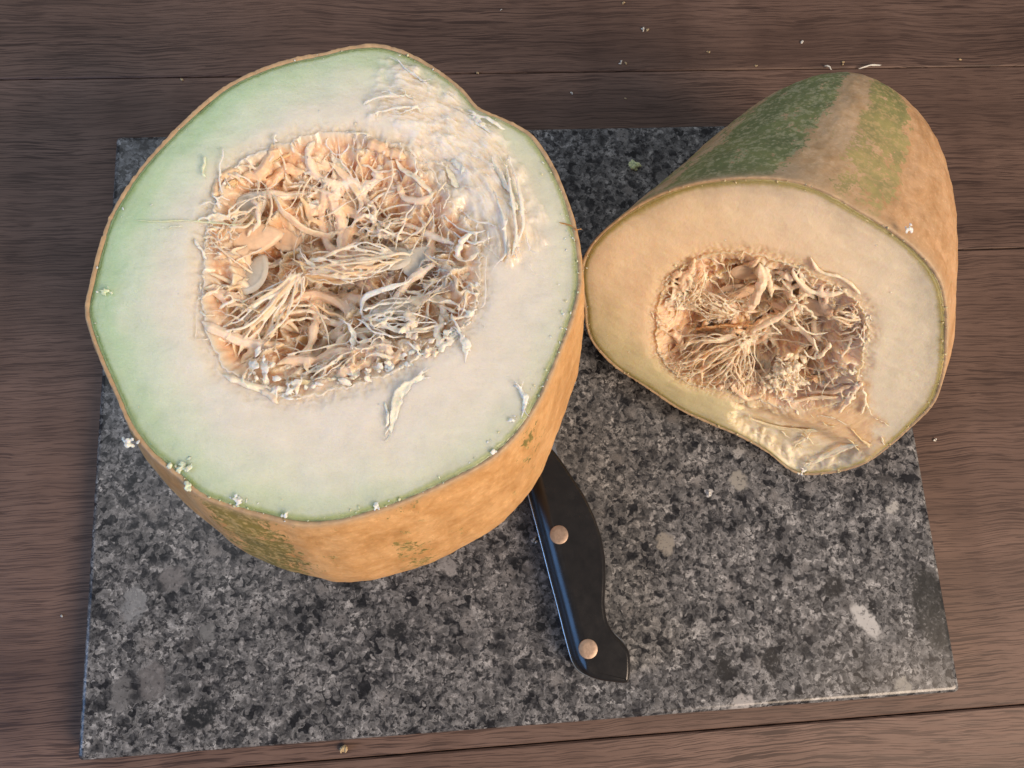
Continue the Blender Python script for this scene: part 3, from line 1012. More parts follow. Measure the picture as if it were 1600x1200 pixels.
def tuft_ring(pc, sp, n, colf, size=(0.5, 1.6), arc=None, spread=0.003, h=(0.0, 1.0)):
    """crumbs of flesh sitting on the cavity's edge"""
    for _ in range(n):
        th = rng.uniform(*arc) if arc else rng.uniform(-np.pi, np.pi)
        rr = pc.Rc(np.array([th]))[0] + rng.normal() * spread
        ab = pc.cen + rr * np.array([math.cos(th), math.sin(th)])
        s = rng.uniform(*size) * 0.001
        hh = rng.uniform(*h) * 0.001 - max(0, pc.Rc(np.array([th]))[0] - rr) * 0.9
        sp.blob(pc.world(ab, np.float64(hh)), s, colf(), (1, 1, 0.7), 0.7)

def shaving(pc, root, name, pts, width, col, K=26, thick=5.0):
    s = Soup()
    w = pc.path(pts)
    base = np.array(w[0])
    p = wiggle(spline(w, max(K, 26)), .0006, 1) - base
    up = pc.nn + 0.35 * rng.normal(size=3)
    s.ribbon(p, width * .001, np.asarray(col), up, thick=max(.00035, width * .001 / thick * .5), fray=int(width * 7))
    return new_obj(name, s.fused(name, .00025, smooth=1), PULP, root, Vector(base) - root.location)
def random_ribbons(pc, sp, n, width=(.0012, .004), L=(.008, .022), lift=(-1, 4), rmax=.95, cols=None, up_n=1.0):
    for _ in range(n):
        th = rng.uniform(-np.pi, np.pi)
        rr = math.sqrt(rng.uniform(.02, rmax ** 2)) * pc.Rc(np.array([th]))[0]
        p = pc.cen + rr * np.array([math.cos(th), math.sin(th)])
        a = th + np.pi + rng.normal() * .9
        ln = rng.uniform(*L); bend = rng.normal() * .9
        q = [p]
        for k in range(6):
            q.append(q[-1] + ln / 6 * np.array([math.cos(a + bend * k / 6), math.sin(a + bend * k / 6)]))
        q = np.array(q)
        h = bowl_h(pc, q)
        hh = .5 * h + .5 * np.interp(np.arange(7), [0, 6], [h[0], h[-1]]) + rng.uniform(*lift) * .001
        hh = np.minimum(hh, -.0012)
        if (pc.bowl(q)[1] > 1).any(): continue
        sp.ribbon(wiggle(spline(pc.world(q, hh), 20), .0008), rng.uniform(*width), cols[rng.integers(len(cols))], pc.nn * up_n + rng.normal(size=3) * .8, thick=.00045, fray=4)
def edge_fringe(pc, sp, n, cols, L=(.002, .006), r=(.3, .6), arc=(-np.pi, np.pi)):
    for _ in range(n):
        th = rng.uniform(*arc)
        if noise3(math.cos(th) * 3.1 + pc.sd, math.sin(th) * 3.1, 7.7) < rng.uniform(-.25, .35): continue
        rc = pc.Rc(np.array([th]))[0]
        a = th + np.pi + rng.normal() * .7
        ln = rng.uniform(*L)
        d = np.array([math.cos(a), math.sin(a)])
        p0 = pc.cen + (rc + rng.uniform(0, .0012)) * np.array([math.cos(th), math.sin(th)])
        z = rng.uniform(-1.2, .3)
        pts = [pc.world(p0, np.float64(-.0006)), pc.world(p0 + d * ln * .5, np.float64(z * .001 + .0002)), pc.world(p0 + d * ln, np.float64((z - ln * 500 * rng.random()) * .001))]
        strand(sp, pts, rng.uniform(*r), cols[rng.integers(len(cols))], K=9, wig=.4, rough=.25)
SP = Soup()
random_strands(BIG, SP, 150, lift=(-.3, .8), L=(0.008, 0.030), r=(0.20, 0.36), swirl=0.7)
random_strands(BIG, SP, 44, lift=(.5, 3), L=(0.02, 0.045), r=(0.22, 0.36), swirl=0.8)
random_strands(BIG, SP, 60, lift=(-1.2, .4), L=(0.012, 0.035), r=(0.9, 2.0), swirl=0.8)
G = BIG
# thick cords that can be followed in the picture
for pts, r in [([(520,262,-7),(522,300,-10),(520,350,-14),(516,400,-18),(512,432,-20)], 1.15), ([(508,285,-14),(505,350,-18),(500,420,-22)], .6),
               ([(445,292,-6),(480,292,-7),(520,305,-8),(545,318,-12)], .55), ([(535,405,-16),(545,365,-13),(580,318,-10),(622,298,-8),(645,308,-8)], .6),
               ([(545,410,-18),(560,370,-14),(590,335,-11),(640,318,-9),(680,330,-8)], .5), ([(640,300,-7),(622,270,-6),(616,248,-5)], .45),
               ([(560,255,-6),(575,262,-5),(600,270,-5),(625,262,-4)], .55), ([(590,350,-10),(570,338,-9),(552,350,-11)], .6), ([(590,350,-10),(615,352,-9),(632,335,-9)], .7),
               ([(590,350,-10),(600,370,-10),(620,366,-10)], .6), ([(590,350,-10),(585,325,-9),(572,318,-8)], .55),
               ([(690,290,-4),(668,300,-7),(652,330,-10),(645,370,-12)], .4), ([(640,432,-10),(690,440,-8),(735,425,-5),(752,402,-2)], .45),
               ([(632,424,-11),(680,430,-9),(728,412,-5),(748,390,-2)], .4), ([(628,452,-10),(660,462,-8),(690,478,-6),(722,494,-3)], .7),
               ([(655,440,-10),(690,456,-8),(728,478,-4)], .55), ([(560,380,-9),(600,392,-6),(640,396,-7),(660,404,-9)], .6),
               ([(400,540,-8),(420,505,-9),(455,488,-9),(495,490,-10),(520,502,-11)], .7), ([(408,548,-9),(432,515,-10),(462,500,-10),(500,500,-11)], .55),
               ([(390,535,-7),(412,498,-8),(450,478,-9),(500,478,-10)], .5), ([(470,425,-5),(430,455,-6),(395,490,-6),(360,520,-4)], .75),
               ([(460,432,-7),(420,470,-7),(385,512,-6)], .6), ([(478,428,-5),(470,460,-8),(440,480,-9)], .45), ([(385,415,-6),(375,450,-8),(370,480,-8)], .8),
               ([(330,430,-3),(360,465,-5),(385,490,-6)], .6), ([(345,455,-4),(335,490,-5),(330,515,-4)], .45), ([(365,500,-4),(380,520,-5),(405,545,-6)], .5),
               ([(660,345,-8),(665,365,-9),(672,378,-9)], .35), ([(658,335,-6),(662,352,-8),(665,365,-9)], .3),
               ([(395,365,-3),(405,345,-2),(402,322,-2),(388,310,-3)], .75), ([(380,372,-4),(402,350,-2.5),(405,325,-2)], .5)]:
    strand(SP, G.path(pts), r, C_B * rng.uniform(.92, 1.05), K=22, wig=0.5, taper=True)
fan(G, SP, (470, 425, -6), [(320, 520, -3), (345, 560, -4), (390, 560, -6), (430, 520, -9)], 26)
fan(G, SP, (560, 545, -9), [(440, 575, -4), (470, 600, -2), (520, 600, -3)], 14, colf=lambda: C_B)
fan(G, SP, (590, 355, -10), [(545, 330, -9), (560, 400, -14), (640, 385, -11), (650, 320, -8)], 16, r=(.25, .5))
fan(G, SP, (745, 420, -3), [(640, 400, -12), (640, 440, -11), (660, 480, -9)], 26, r=(.18, .4))
fan(G, SP, (520, 270, -8), [(470, 300, -10), (500, 420, -22), (560, 400, -19)], 14, r=(.2, .4))
fan(G, SP, (350, 345, -1), [(400, 340, -4), (420, 300, -5), (380, 380, -5)], 10, r=(.25, .5))
fan(G, SP, (340, 470, -2), [(380, 470, -7), (400, 510, -8)], 10, r=(.25, .5))
fan(G, SP, (475, 418, -5), [(560, 445, -6), (620, 410, -6), (640, 395, -7)], 26, r=(.22, .5))
fan(G, SP, (565, 498, -5), [(620, 440, -4), (650, 470, -6), (700, 510, -4), (640, 520, -7)], 24, r=(.22, .45), colf=lambda: (C_W, C_B)[rng.integers(2)])
fan(G, SP, (600, 540, -5), [(540, 500, -7), (560, 560, -5), (660, 545, -4)], 16, r=(.22, .4), colf=lambda: C_B)
# fibres that lie on the cut face round the opening
for pts, r, c in [([(195,346,.5),(250,344,.5),(310,347,.5),(365,350,.2),(420,348,-3)], .32, np.array([.74,.78,.52])), ([(347,226,.5),(350,240,1),(344,262,1),(343,285,.6),(352,312,.2)], .38, C_W),
                  ([(305,345,.5),(325,338,.8),(345,330,.5)], .4, C_W), ([(303,372,.3),(312,390,.6),(330,415,-2)], .55, C_W), ([(318,266,.6),(320,250,1),(316,243,.8)], .45, np.array([.74,.8,.6])),
                  ([(322,278,.6),(316,268,.8),(321,254,.9)], .5, np.array([.74,.8,.6])), ([(310,320,.5),(330,316,.7),(352,322,.4)], .35, C_W), ([(432,208,.5),(428,216,.8),(434,222,.5)], .4, C_W),
                  ([(330,300,.5),(338,312,.6),(346,330,.3)], .4, C_W), ([(868,346,.4),(885,350,.7),(900,357,1.0),(914,360,.8)], .3, np.array([.40,.19,.07])), ([(600,625,.5),(606,650,.9),(603,670,.5)], .5, C_W),
                  ([(812,608,.3),(818,622,.6),(822,640,.4)], .45, C_W), ([(290,350,.4),(262,356,.5),(250,352,.4)], .25, np.array([.74,.78,.6]))]:
    strand(SP, G.path(pts), r, c, K=16, wig=0.35)
random_ribbons(BIG, SP, 26, width=(.0008, .0024), cols=[C_A, C_B, C_O, C_A])
edge_fringe(BIG, SP, 190, [C_B, C_W, C_A], L=(.002, .009), r=(.2, .42))
tuft_ring(BIG, SP, 10, lambda: (C_B, C_W, C_A)[rng.integers(3)], size=(.4, 1.1), spread=.0014, h=(-1.2, .0))
WHT = np.array([.88, .85, .78])
for k in range(70):
    px_ = 390 + 345 * rng.random() + rng.normal() * 6
    py_ = np.interp(px_, [390, 450, 520, 590, 640, 700, 740], [600, 612, 606, 586, 562, 536, 500]) + rng.normal() * 8 - 5
    SP.blob(G.at(px_, py_, rng.uniform(-3.5, 0.3)), rng.uniform(.5, 1.7) * .001, (WHT, C_W, C_B)[k % 3], (1, 1, .9), .8)
edge_fringe(BIG, SP, 90, [WHT, C_W], L=(.002, .007), r=(.2, .42), arc=(-2.4, -.2))
new_obj('pulp_strands', SP.fused('pulp_strands', 0.00027, big_root.location, 3), PULP, big_root)['kind'] = 'stuff'

# torn fibres on the broken part of the face
def torn_fibres(pc, n, L=(0.004, 0.016), r=(0.18, 0.55), lift=2.0, dirf=None, cols=None):
    sp = Soup()
    lo, hi = pc.tear.min(0), pc.tear.max(0)
    k = 0
    while k < n:
        p = rng.uniform(lo, hi)
        if sdf_poly(p[None], pc.tear)[0] > 0.0015: continue
        k += 1
        d = p - pc.cen
        a = math.atan2(d[1], d[0]) - np.pi / 2 + rng.normal() * 0.35
        if dirf: a = dirf(p) + rng.normal() * 0.35
        ln = rng.uniform(*L)
        bend = rng.normal() * 0.6 + 0.0
        q = [p]
        for i in range(5):
            q.append(q[-1] + ln / 5 * np.array([math.cos(a + bend * i / 5), math.sin(a + bend * i / 5)]))
        q = np.array(q)
        dd = np.linalg.norm(q - pc.cen, axis=1)
        th = np.arctan2(*(q - pc.cen).T[::-1])
        ro = pc.Ro(th)
        if (dd > ro - 0.002).any(): continue
        base = pc.tear_h(q)
        inside = dd < pc.Rc(th)
        base = np.where(inside, np.minimum(base, bowl_h(pc, q) + 0.002), base)
        up = np.linspace(0.2, 1, 6) ** 1.5 * rng.uniform(0, lift) * 0.001 + 0.0008
        c = cols[rng.integers(len(cols))]
        strand(sp, pc.world(q, base + up), rng.uniform(*r), c, K=10, wig=0.4, flat=rng.choice([1.0, 1.6, 2.4]), twist=rng.normal() * 1.5, rough=0.25)
    return sp
BIG.tear_h = big_tear_h
sp = Soup()
k = 0
TC = [C_W, np.array([.88, .80, .66]), np.array([.87, .76, .58]), np.array([.88, .84, .76])]
while k < 5:
    p = rng.uniform(BIG.tear.min(0), BIG.tear.max(0))
    if sdf_poly(p[None], BIG.tear)[0] > -.001: continue
    k += 1
    d = p - BIG.cen
    a = math.atan2(d[1], d[0]) - np.pi / 2 + rng.normal() * .3
    ln = rng.uniform(.006, .018); bend = -ln / np.linalg.norm(d)
    q = [p]
    for i in range(6):
        q.append(q[-1] + ln / 6 * np.array([math.cos(a + bend * i / 6), math.sin(a + bend * i / 6)]))
    q = np.array(q)
    if (sdf_poly(q, BIG.tear) > .002).any(): continue
    up = np.linspace(0, 1, 7) ** 2 * rng.uniform(0, .0012) - .0003
    sp.ribbon(spline(BIG.world(q, big_tear_h(q) + up), 22), rng.uniform(.0008, .0022), TC[rng.integers(4)], BIG.nn + rng.normal(size=3) * .35, thick=.0004, fray=3, edge=.4)
tf = torn_fibres(BIG, 60, L=(0.004, 0.013), r=(0.2, 0.38), lift=2.2, cols=TC)
off_ = sp.n
sp.v += tf.v; sp.c += tf.c; sp.f += [f_ + off_ for f_ in tf.f]; sp.n += tf.n
# longer peels
for pts, r in [([(800,255,2),(812,300,3),(818,345,3),(808,385,2)], .9), ([(790,250,2),(800,310,3),(806,360,3),(798,405,2)], .8), ([(770,300,1),(785,340,2),(790,390,2),(780,408,1)], .9),
               ([(640,150,1.5),(600,150,2),(575,158,1)], .9), ([(660,170,1.5),(620,168,2.2),(590,176,1.2)], .8), ([(620,95,.8),(640,112,1.5),(662,128,1)], .7),
               ([(745,180,2),(770,190,2.5),(792,202,1.5)], .9), ([(720,330,-2),(745,345,0),(770,350,1)], .6), ([(700,345,-4),(730,362,-1),(760,360,.5)], .6), ([(705,360,-5),(738,380,-1),(762,372,.5)], .6)]:
    sp.ribbon(wiggle(spline(G.path(pts), 24), .0005), r * .0008, C_W, BIG.nn + rng.normal(size=3) * .4, fray=5, edge=.4)
new_obj('torn_flesh', sp.fused('torn_flesh', 0.00030, big_root.location, 5), PULP, big_root)['kind'] = 'stuff'

# crumbs along the cavity edge and the rind
sp = Soup()
WHT = np.array([.88, .86, .80])
for k in range(150):   # grains caught along the rim at the front and right
    th = rng.uniform(-2.3, 0.5) if k < 105 else rng.uniform(-np.pi, np.pi)
    rr = BIG.Ro(np.array([th]))[0] - abs(rng.normal()) * .0025 - .0008
    ab = BIG.cen + rr * np.array([math.cos(th), math.sin(th)])
    sp.blob(BIG.world(ab, np.float64(.0002)), rng.uniform(.18, .55) * .001, (WHT, np.array([.70, .78, .5]), np.array([.74, .66, .44]))[k % 3], (1, 1, .8), .6, 5, 7)
for k in range(80):
    ab = BIG.cen + rng.uniform(-.075, .075, 2)
    d = ab - BIG.cen; th = np.array([math.atan2(d[1], d[0])]); r_ = np.hypot(*d)
    if BIG.Rc(th)[0] + .003 < r_ < BIG.Ro(th)[0] - .003:
        sp.blob(BIG.world(ab, np.float64(.0001)), rng.uniform(.15, .4) * .001, WHT, (rng.uniform(1, 2.2), 1, .6), .6, 5, 7)
new_obj('flesh_grains', sp.fused('flesh_grains', 0.00022, big_root.location, 1), PULP, big_root)['kind'] = 'stuff'

# single flakes and clumps large enough to pick out
def clump(pc, root, name, px, py, hmm, size_mm, col, n=9, squash=(1, 1, .6), mat=None):
    s = Soup()
    c = pc.at(px, py, hmm)
    if size_mm < 3.3:
        size_mm *= .85
    for k in range(n):
        off = rng.normal(size=3) * size_mm * .0006 * np.array([1, 1, .35])
        s.blob(off, size_mm * .001 * rng.uniform(.2, .5), col * rng.uniform(.95, 1.03), squash, .9, 7, 9)
    for k in range(3):
        a_ = rng.uniform(0, 6.28); L_ = size_mm * .001 * rng.uniform(.6, 1.3)
        e_ = np.array([math.cos(a_) * L_, math.sin(a_) * L_, rng.uniform(0, .0006)])
        s.tube(spline([np.zeros(3), e_ * .5 + rng.normal(size=3) * .0003, e_], 8), np.linspace(.0005, .00018, 8), col, 5)
    o = new_obj(name, s.fused(name, 0.00022, smooth=1), mat or PULP, root, Vector(c) - root.location)
    return o
for px, py, s_, cc in [(284, 732, 2.4, np.array([.74, .80, .62])), (292, 757, 1.7, np.array([.74, .80, .62])), (370, 781, 1.7, WHT), (445, 806, 1.2, WHT),
                       (200, 692, 2.0, WHT), (166, 454, 1.8, np.array([.72, .80, .55])), (800, 655, 1.2, WHT), (588, 792, 1.3, WHT), (770, 705, 1.1, WHT), (722, 548, 2.6, C_W), (640, 570, 2.8, WHT), (612, 578, 2.4, WHT),
                       (415, 575, 3.4, WHT),  (650, 512, 4.0, C_B), (388, 598, 2.4, C_W), (705, 520, 2.8, WHT)]:
    clump(BIG, big_root, 'flesh_crumb', px, py, .6 if py > 620 or px < 300 else -1.5, s_, cc)
shaving(BIG, big_root, 'flesh_shaving', [(655, 588, .1), (634, 605, .2), (618, 635, .2), (611, 676, .1)], 2.0, np.array([.86, .80, .69]))
shaving(BIG, big_root, 'flesh_shaving', [(812, 605, .5), (820, 620, .9), (818, 640, .5)], 1.0, WHT)
shaving(BIG, big_root, 'flesh_shaving', [(722, 525, .4), (728, 540, 1.2), (730, 556, .6)], 1.4, C_W)
# folded membranes inside the cavity
shaving(BIG, big_root, 'pulp_membrane', [(472, 412, -6), (500, 436, -8), (545, 430, -8), (590, 412, -7), (625, 398, -8)], 3.4, np.array([.84, .62, .42]), 30, 6)
shaving(BIG, big_root, 'pulp_membrane', [(478, 406, -4), (495, 422, -5), (520, 426, -6)], 1.4, C_B, 22, 5)
shaving(BIG, big_root, 'pulp_membrane', [(562, 492, -6), (572, 465, -5), (605, 450, -4), (635, 441, -5)], 1.0, WHT, 30, 4)
shaving(BIG, big_root, 'pulp_membrane', [(568, 500, -6), (600, 488, -6), (640, 490, -6)], 1.5, np.array([.88, .82, .73]), 30, 5)
shaving(BIG, big_root, 'pulp_membrane', [(545, 505, -6), (552, 525, -6), (548, 545, -5)], 1.2, WHT, 22, 4)
shaving(BIG, big_root, 'pulp_membrane', [(520, 245, -5), (535, 262, -7), (545, 280, -10)], 2.0, C_B, 22, 5)
shaving(BIG, big_root, 'pulp_membrane', [(365, 285, -2.5), (400, 262, -3), (440, 245, -3)], 2.6, np.array([.86, .60, .36]), 26, 5)
shaving(BIG, big_root, 'pulp_membrane', [(455, 600, -2.5), (500, 602, -2.5), (560, 594, -2.5)], 2.2, np.array([.87, .68, .46]), 26, 5)

# ------------------------------------------------------------------ seeds: flat pointed ovals with a raised rim
def seed_mesh():
    nr, nt = 8, 22
    vs = []
    for side in (1, -1):
        for i in range(nr):
            rho = i / (nr - 1)
            for j in range(nt):
                a = 2 * math.pi * j / nt
                k = 1 - 0.22 * (max(0, math.cos(a)) ** 3) * 0 
                x = 0.0078 * math.cos(a) * (1 + 0.16 * max(0, math.cos(a)) ** 6)
                y = 0.0050 * math.sin(a) * (1 - 0.22 * math.cos(a))
                z = 0.0013 * math.sqrt(max(0, 1 - rho ** 2)) + 0.00035 * math.exp(-((rho - 0.86) / 0.08) ** 2)
                if rho == 1: z = 0
                vs.append((x * rho, y * rho, side * z))
    f = grid_faces(nr, nt)
    fb = grid_faces(nr, nt)[:, ::-1] + nr * nt
    return mesh_np('seed', np.array(vs), np.vstack([f, fb]))
SEED_ME = seed_mesh()
SEED_MAT = plain('seed_coat', (0.76, 0.56, 0.39), 0.35, 0, 0.5, 500, .10, .15, sss=0.5)
SEED_MAT2 = plain('wet_seed_coat', (0.66, 0.62, 0.54), 0.2, 0, 0.6, 500, .08, .1, sss=0.6)
def seeds(pc, root, lst):
    m2 = SEED_ME.copy(); 
    SEED_ME.materials.clear(); SEED_ME.materials.append(SEED_MAT)
    m2.materials.clear(); m2.materials.append(SEED_MAT2)
    for px, py, h, az, tilt, roll, wet in lst:
        p = pc.at(px, py, h)
        o = new_obj('seed', m2 if wet else SEED_ME, None, root, Vector(p) - root.location)
        B = Matrix((pc.u, pc.v, pc.nn)).transposed()
        o.rotation_euler = (B @ Matrix.Rotation(math.radians(az), 3, 'Z') @ Matrix.Rotation(math.radians(tilt), 3, 'Y') @ Matrix.Rotation(math.radians(roll), 3, 'X')).to_euler()
seeds(BIG, big_root, [(450, 362, -12, 80, 10, 20, 0), (395, 430, -7, 70, 15, -15, 1), (366, 425, -7, 60, -10, 25, 0), (398, 372, -6, 10, 5, 20, 0), (385, 328, -7, 30, -20, 20, 1),
                      (480, 272, -11, 120, 20, -20, 0), (662, 408, -9.5, 20, 5, 15, 1), (608, 404, -9.5, 170, 15, 20, 1), (676, 378, -13, 100, 25, 10, 1),
                      (625, 482, -9, 20, 10, -25, 1), (645, 530, -9, 150, 10, 20, 0), (560, 300, -15, 75, 20, 20, 0)])

# ================================================================== SMALL PIECE (the tapered end, lying on its side)
small_out = [(913,400),(935,368),(960,345),(1010,312),(1080,286),(1130,278),(1180,275),(1250,283),(1290,297),(1340,325),(1390,355),(1440,395),(1470,435),(1481,480),(1482,530),(1477,580),(1458,635),(1425,668),(1395,695),(1345,728),(1290,741),(1240,738),(1205,712),(1165,688),(1110,664),(1060,640),(1000,600),(950,565),(922,530),(912,480)]
small_cav = [(1140,395),(1190,400),(1240,415),(1290,440),(1335,470),(1355,500),(1352,545),(1345,580),(1330,620),(1290,635),(1230,640),(1180,625),(1120,610),(1060,590),(1030,555),(1025,510),(1030,465),(1050,430),(1090,405)]
small_tear = [(1150,632),(1200,640),(1260,640),(1320,625),(1350,600),(1362,640),(1385,690),(1340,722),(1290,734),(1245,732),(1212,708),(1180,686),(1150,668)]
S_N = np.array([-0.39215576, -0.77102927, 0.50172474]); S_C = np.array([0.100558, 0.01470407, 0.08061107])
S_U = np.array([0.89133516, -0.45334493, 0.0]); S_V = np.array([0.22745437, 0.44720491, 0.86502733])
SM = Piece(S_C, S_U, S_V, S_N, small_out, small_cav, small_tear, 0.0175, 8)
small_root = empty('pumpkin_end', (0.15, 0.07, BT))
tag(small_root, 'smaller tapered pumpkin end lying on its side, yellowish cut face, green and orange striped rind', 'pumpkin', 'the two pieces of the cut pumpkin')

def small_stops(ab):
    n = len(ab)
    y = np.broadcast_to(np.array([0.83, 0.68, 0.48]), (n, 3))
    d = ab - SM.cen
    right = sstep(-0.01, 0.05, d[:, 0])
    y = mix(y, np.array([0.74, 0.66, 0.50]), right)
    pale = mix(np.broadcast_to(np.array([0.83, 0.66, 0.46]), (n, 3)), np.array([0.76, 0.68, 0.53]), right)
    low = sstep(0.01, -0.05, d[:, 1]) * (1 - right)
    y = mix(y, np.array([0.68, 0.62, 0.38]), low)
    dark = np.array([0.34, 0.28, 0.10])
    return [(0.0, np.array([0.50, 0.38, 0.16])), (0.0008, dark), (0.003, y * 0.80), (0.007, y * .92), (0.014, y), (0.03, pale)]

def small_tear_h(ab):
    s = (ab - SM.cen)[:, 1]
    return -0.0034 * sstep(-0.030, -0.040, s) * sstep(-0.070, -0.052, s)
SM.tear_h = small_tear_h
SM.tear_amp = 0.28
def small_tear_col(ab, tuft):
    c = mix(np.array([0.68, 0.56, 0.36]), np.array([0.80, 0.71, 0.53]), sstep(-0.35, 0.35, tuft))
    d = (ab - SM.cen)[:, 1]
    return mix(c, np.array([0.74, 0.48, 0.25]), sstep(-0.046, -0.036, d) * .8)
FLESH2 = flesh_mat('pumpkin_flesh_yellow', (1.0, 0.7, 0.35), 0.46, 0.36, 0.0)
build_flesh(SM, small_root, FLESH2, dict(stops=small_stops, lip=np.array([0.80, 0.58, 0.35]),
            inner=(np.array([0.74, 0.49, 0.31]), np.array([0.80, 0.58, 0.40]), np.array([0.86, 0.68, 0.50]))), small_tear_h, small_tear_col)

def small_skin():
    nth = 480
    th = np.linspace(-np.pi, np.pi, nth, endpoint=False)
    Ro = SM.Ro(th)
    dirs = np.stack([np.cos(th), np.sin(th)], 1)
    out = SM.cen + Ro[:, None] * dirs
    mid = (out.max(0) + out.min(0)) / 2
    L, pw, q, b, a1, a2, b1, b2 = 0.114389, 1.6, 2.405, -0.02, 0.030534, -0.022634, 0.021818, 0.029966
    # the body is rounder than the cut with its torn notch
    rnd_r = np.hypot(*(out - mid).T)
    k = np.ones(41) / 41
    # smooth the outline (periodic) for rings further from the cut
    sm_r = np.convolve(np.concatenate([Ro[-20:], Ro, Ro[:20]]), k, 'valid')
    out_s = SM.cen + sm_r[:, None] * dirs
    jag = 0.0003 * fbm(np.cos(th) * 70, np.sin(th) * 70, 4.0, 3)
    V, rim, wob, frac = [], [], [], []
    V.append(SM.world(SM.cen + (Ro - .0014)[:, None] * dirs, -.0003 + small_tear_h(SM.cen + (Ro - .003)[:, None] * dirs) * 0)); rim.append(1 + 0 * th); wob.append(0 * th); frac.append(0)
    V.append(SM.world(SM.cen + (Ro - .0005)[:, None] * dirs, .0003 + jag * 1.3)); rim.append(1 + 0 * th); wob.append(0 * th); frac.append(0)
    V.append(SM.world(out, -.0003 + jag)); rim.append(.9 + 0 * th); wob.append(.3 + 0 * th); frac.append(0)
    NR = 92
    for i in range(1, NR):
        t = i / (NR - 1) * 0.999
        x = math.sin(t * math.pi / 2)
        s = max(0.012, (1 - x ** pw)) ** (1 / q) * (1 + b * math.sin(math.pi * min(x * 1.3, 1)))
        f = min(1, x / 0.25)
        o2 = out * (1 - f) + out_s * f
        p = (o2 - mid) * s + mid + np.array([a1 * x + a2 * x * x, b1 * x + b2 * x * x])
        w = SM.world(p, np.full(nth, -L * x))
        w[:, 2] = np.maximum(w[:, 2], BT + .0002)
        V.append(w); rim.append(np.full(nth, .85 * math.exp(-i / 1.5))); wob.append(np.full(nth, min(1, .3 + i / 10) * (1 if t < .9 else .3))); frac.append(x)
    V = np.array(V)
    nr = len(V)
    # stripe positions found from where they meet the cut
    def ang(px, py):
        p = SM.px([(px, py)])[0] - SM.cen
        return math.degrees(math.atan2(p[1], p[0]))
    A = {k: ang(*v) for k, v in dict(l0=(985, 328), l1=(1050, 297), g1=(1212, 279), s1=(1262, 287), m1=(1380, 350), o1=(1420, 378)).items()}
    thd = np.degrees(th)
    def band(a0, a1_, soft):      # angles fall clockwise: a0 > a1_
        return sstep(-soft, soft, a0 - thd) * sstep(-soft, soft, thd - a1_)
    st = np.maximum(band(A['l1'] + 4, A['g1'], 4.0) * 0.90, band(A['l0'] + 8, A['l1'], 6.0) * 0.45)
    st = np.maximum(st, band(A['s1'] - 4, A['m1'], 5.0) * 0.72)
    for a0, w_, s_ in ((-8, 8, .4), (-60, 10, .6), (-95, 9, .8), (-140, 10, .8), (178, 7, .6)):
        dd = (thd - a0 + 180) % 360 - 180
        st = np.maximum(st, s_ * np.exp(-(dd / w_) ** 2))
    fr = np.array(frac)
    green = st[None] * np.ones((nr, 1))
    m2 = band(A['s1'] - 4, A['m1'], 5.0)[None]
    green = green + m2 * (0.16 * sstep(.25, .7, fr)[:, None] - 0.10 * sstep(.3, 0.0, fr)[:, None])
    col = np.broadcast_to(np.array([0.64, 0.405, 0.225]), (nr, nth, 3)).copy()
    sand = sstep(A['m1'] - 6, A['s1'], thd)
    col = mix(col, np.array([0.58, 0.42, 0.265]), (sand * sstep(185, 150, thd))[None] * np.ones((nr, 1)))
    gm = band(A['l0'] + 6, A['g1'] - 6, 4.0)
    gcol = mix(np.broadcast_to(np.array([0.29, 0.26, 0.115]), col.shape), np.array([0.165, 0.195, 0.080]), gm[None] * np.ones((nr, 1)))
    gcol = mix(gcol, np.array([0.20, 0.21, 0.08]), m2 * sstep(.35, .75, fr)[:, None])
    speck = mix(np.broadcast_to(np.array([0.55, 0.40, 0.20]), col.shape), np.array([0.52, 0.49, 0.30]), gm[None] * np.ones((nr, 1)))
    build_skin(SM, small_root, SKIN, V, dict(col=col, green=green, rim=np.array(rim), wob=np.array(wob), gcol=gcol, speck=speck))
small_skin()

S1 = Soup()
C_P = np.array([.88, .67, .48]); C_Q = np.array([.91, .76, .58])
pc_ = lambda: (C_P, C_Q, C_P * .9, C_A)[rng.integers(4)]
random_strands(SM, S1, 90, lift=(-.3, 1.0), L=(.008, .03), r=(.22, .45), colf=pc_)
random_strands(SM, S1, 30, lift=(.5, 3), L=(.015, .035), r=(.25, .4), swirl=1.0, colf=pc_)
random_strands(SM, S1, 44, lift=(-.5, 2), L=(.012, .028), r=(.9, 1.6), colf=pc_)
random_ribbons(SM, S1, 20, width=(.0008, .0024), cols=[C_P, C_Q, C_A])
edge_fringe(SM, S1, 190, [C_P, C_Q], L=(.002, .008), r=(.2, .42))
tuft_ring(SM, S1, 16, lambda: (C_P, C_Q, np.array([.84, .66, .44]))[rng.integers(3)], size=(.4, 1.3), spread=.0014, h=(-1.6, -.1))
H = SM
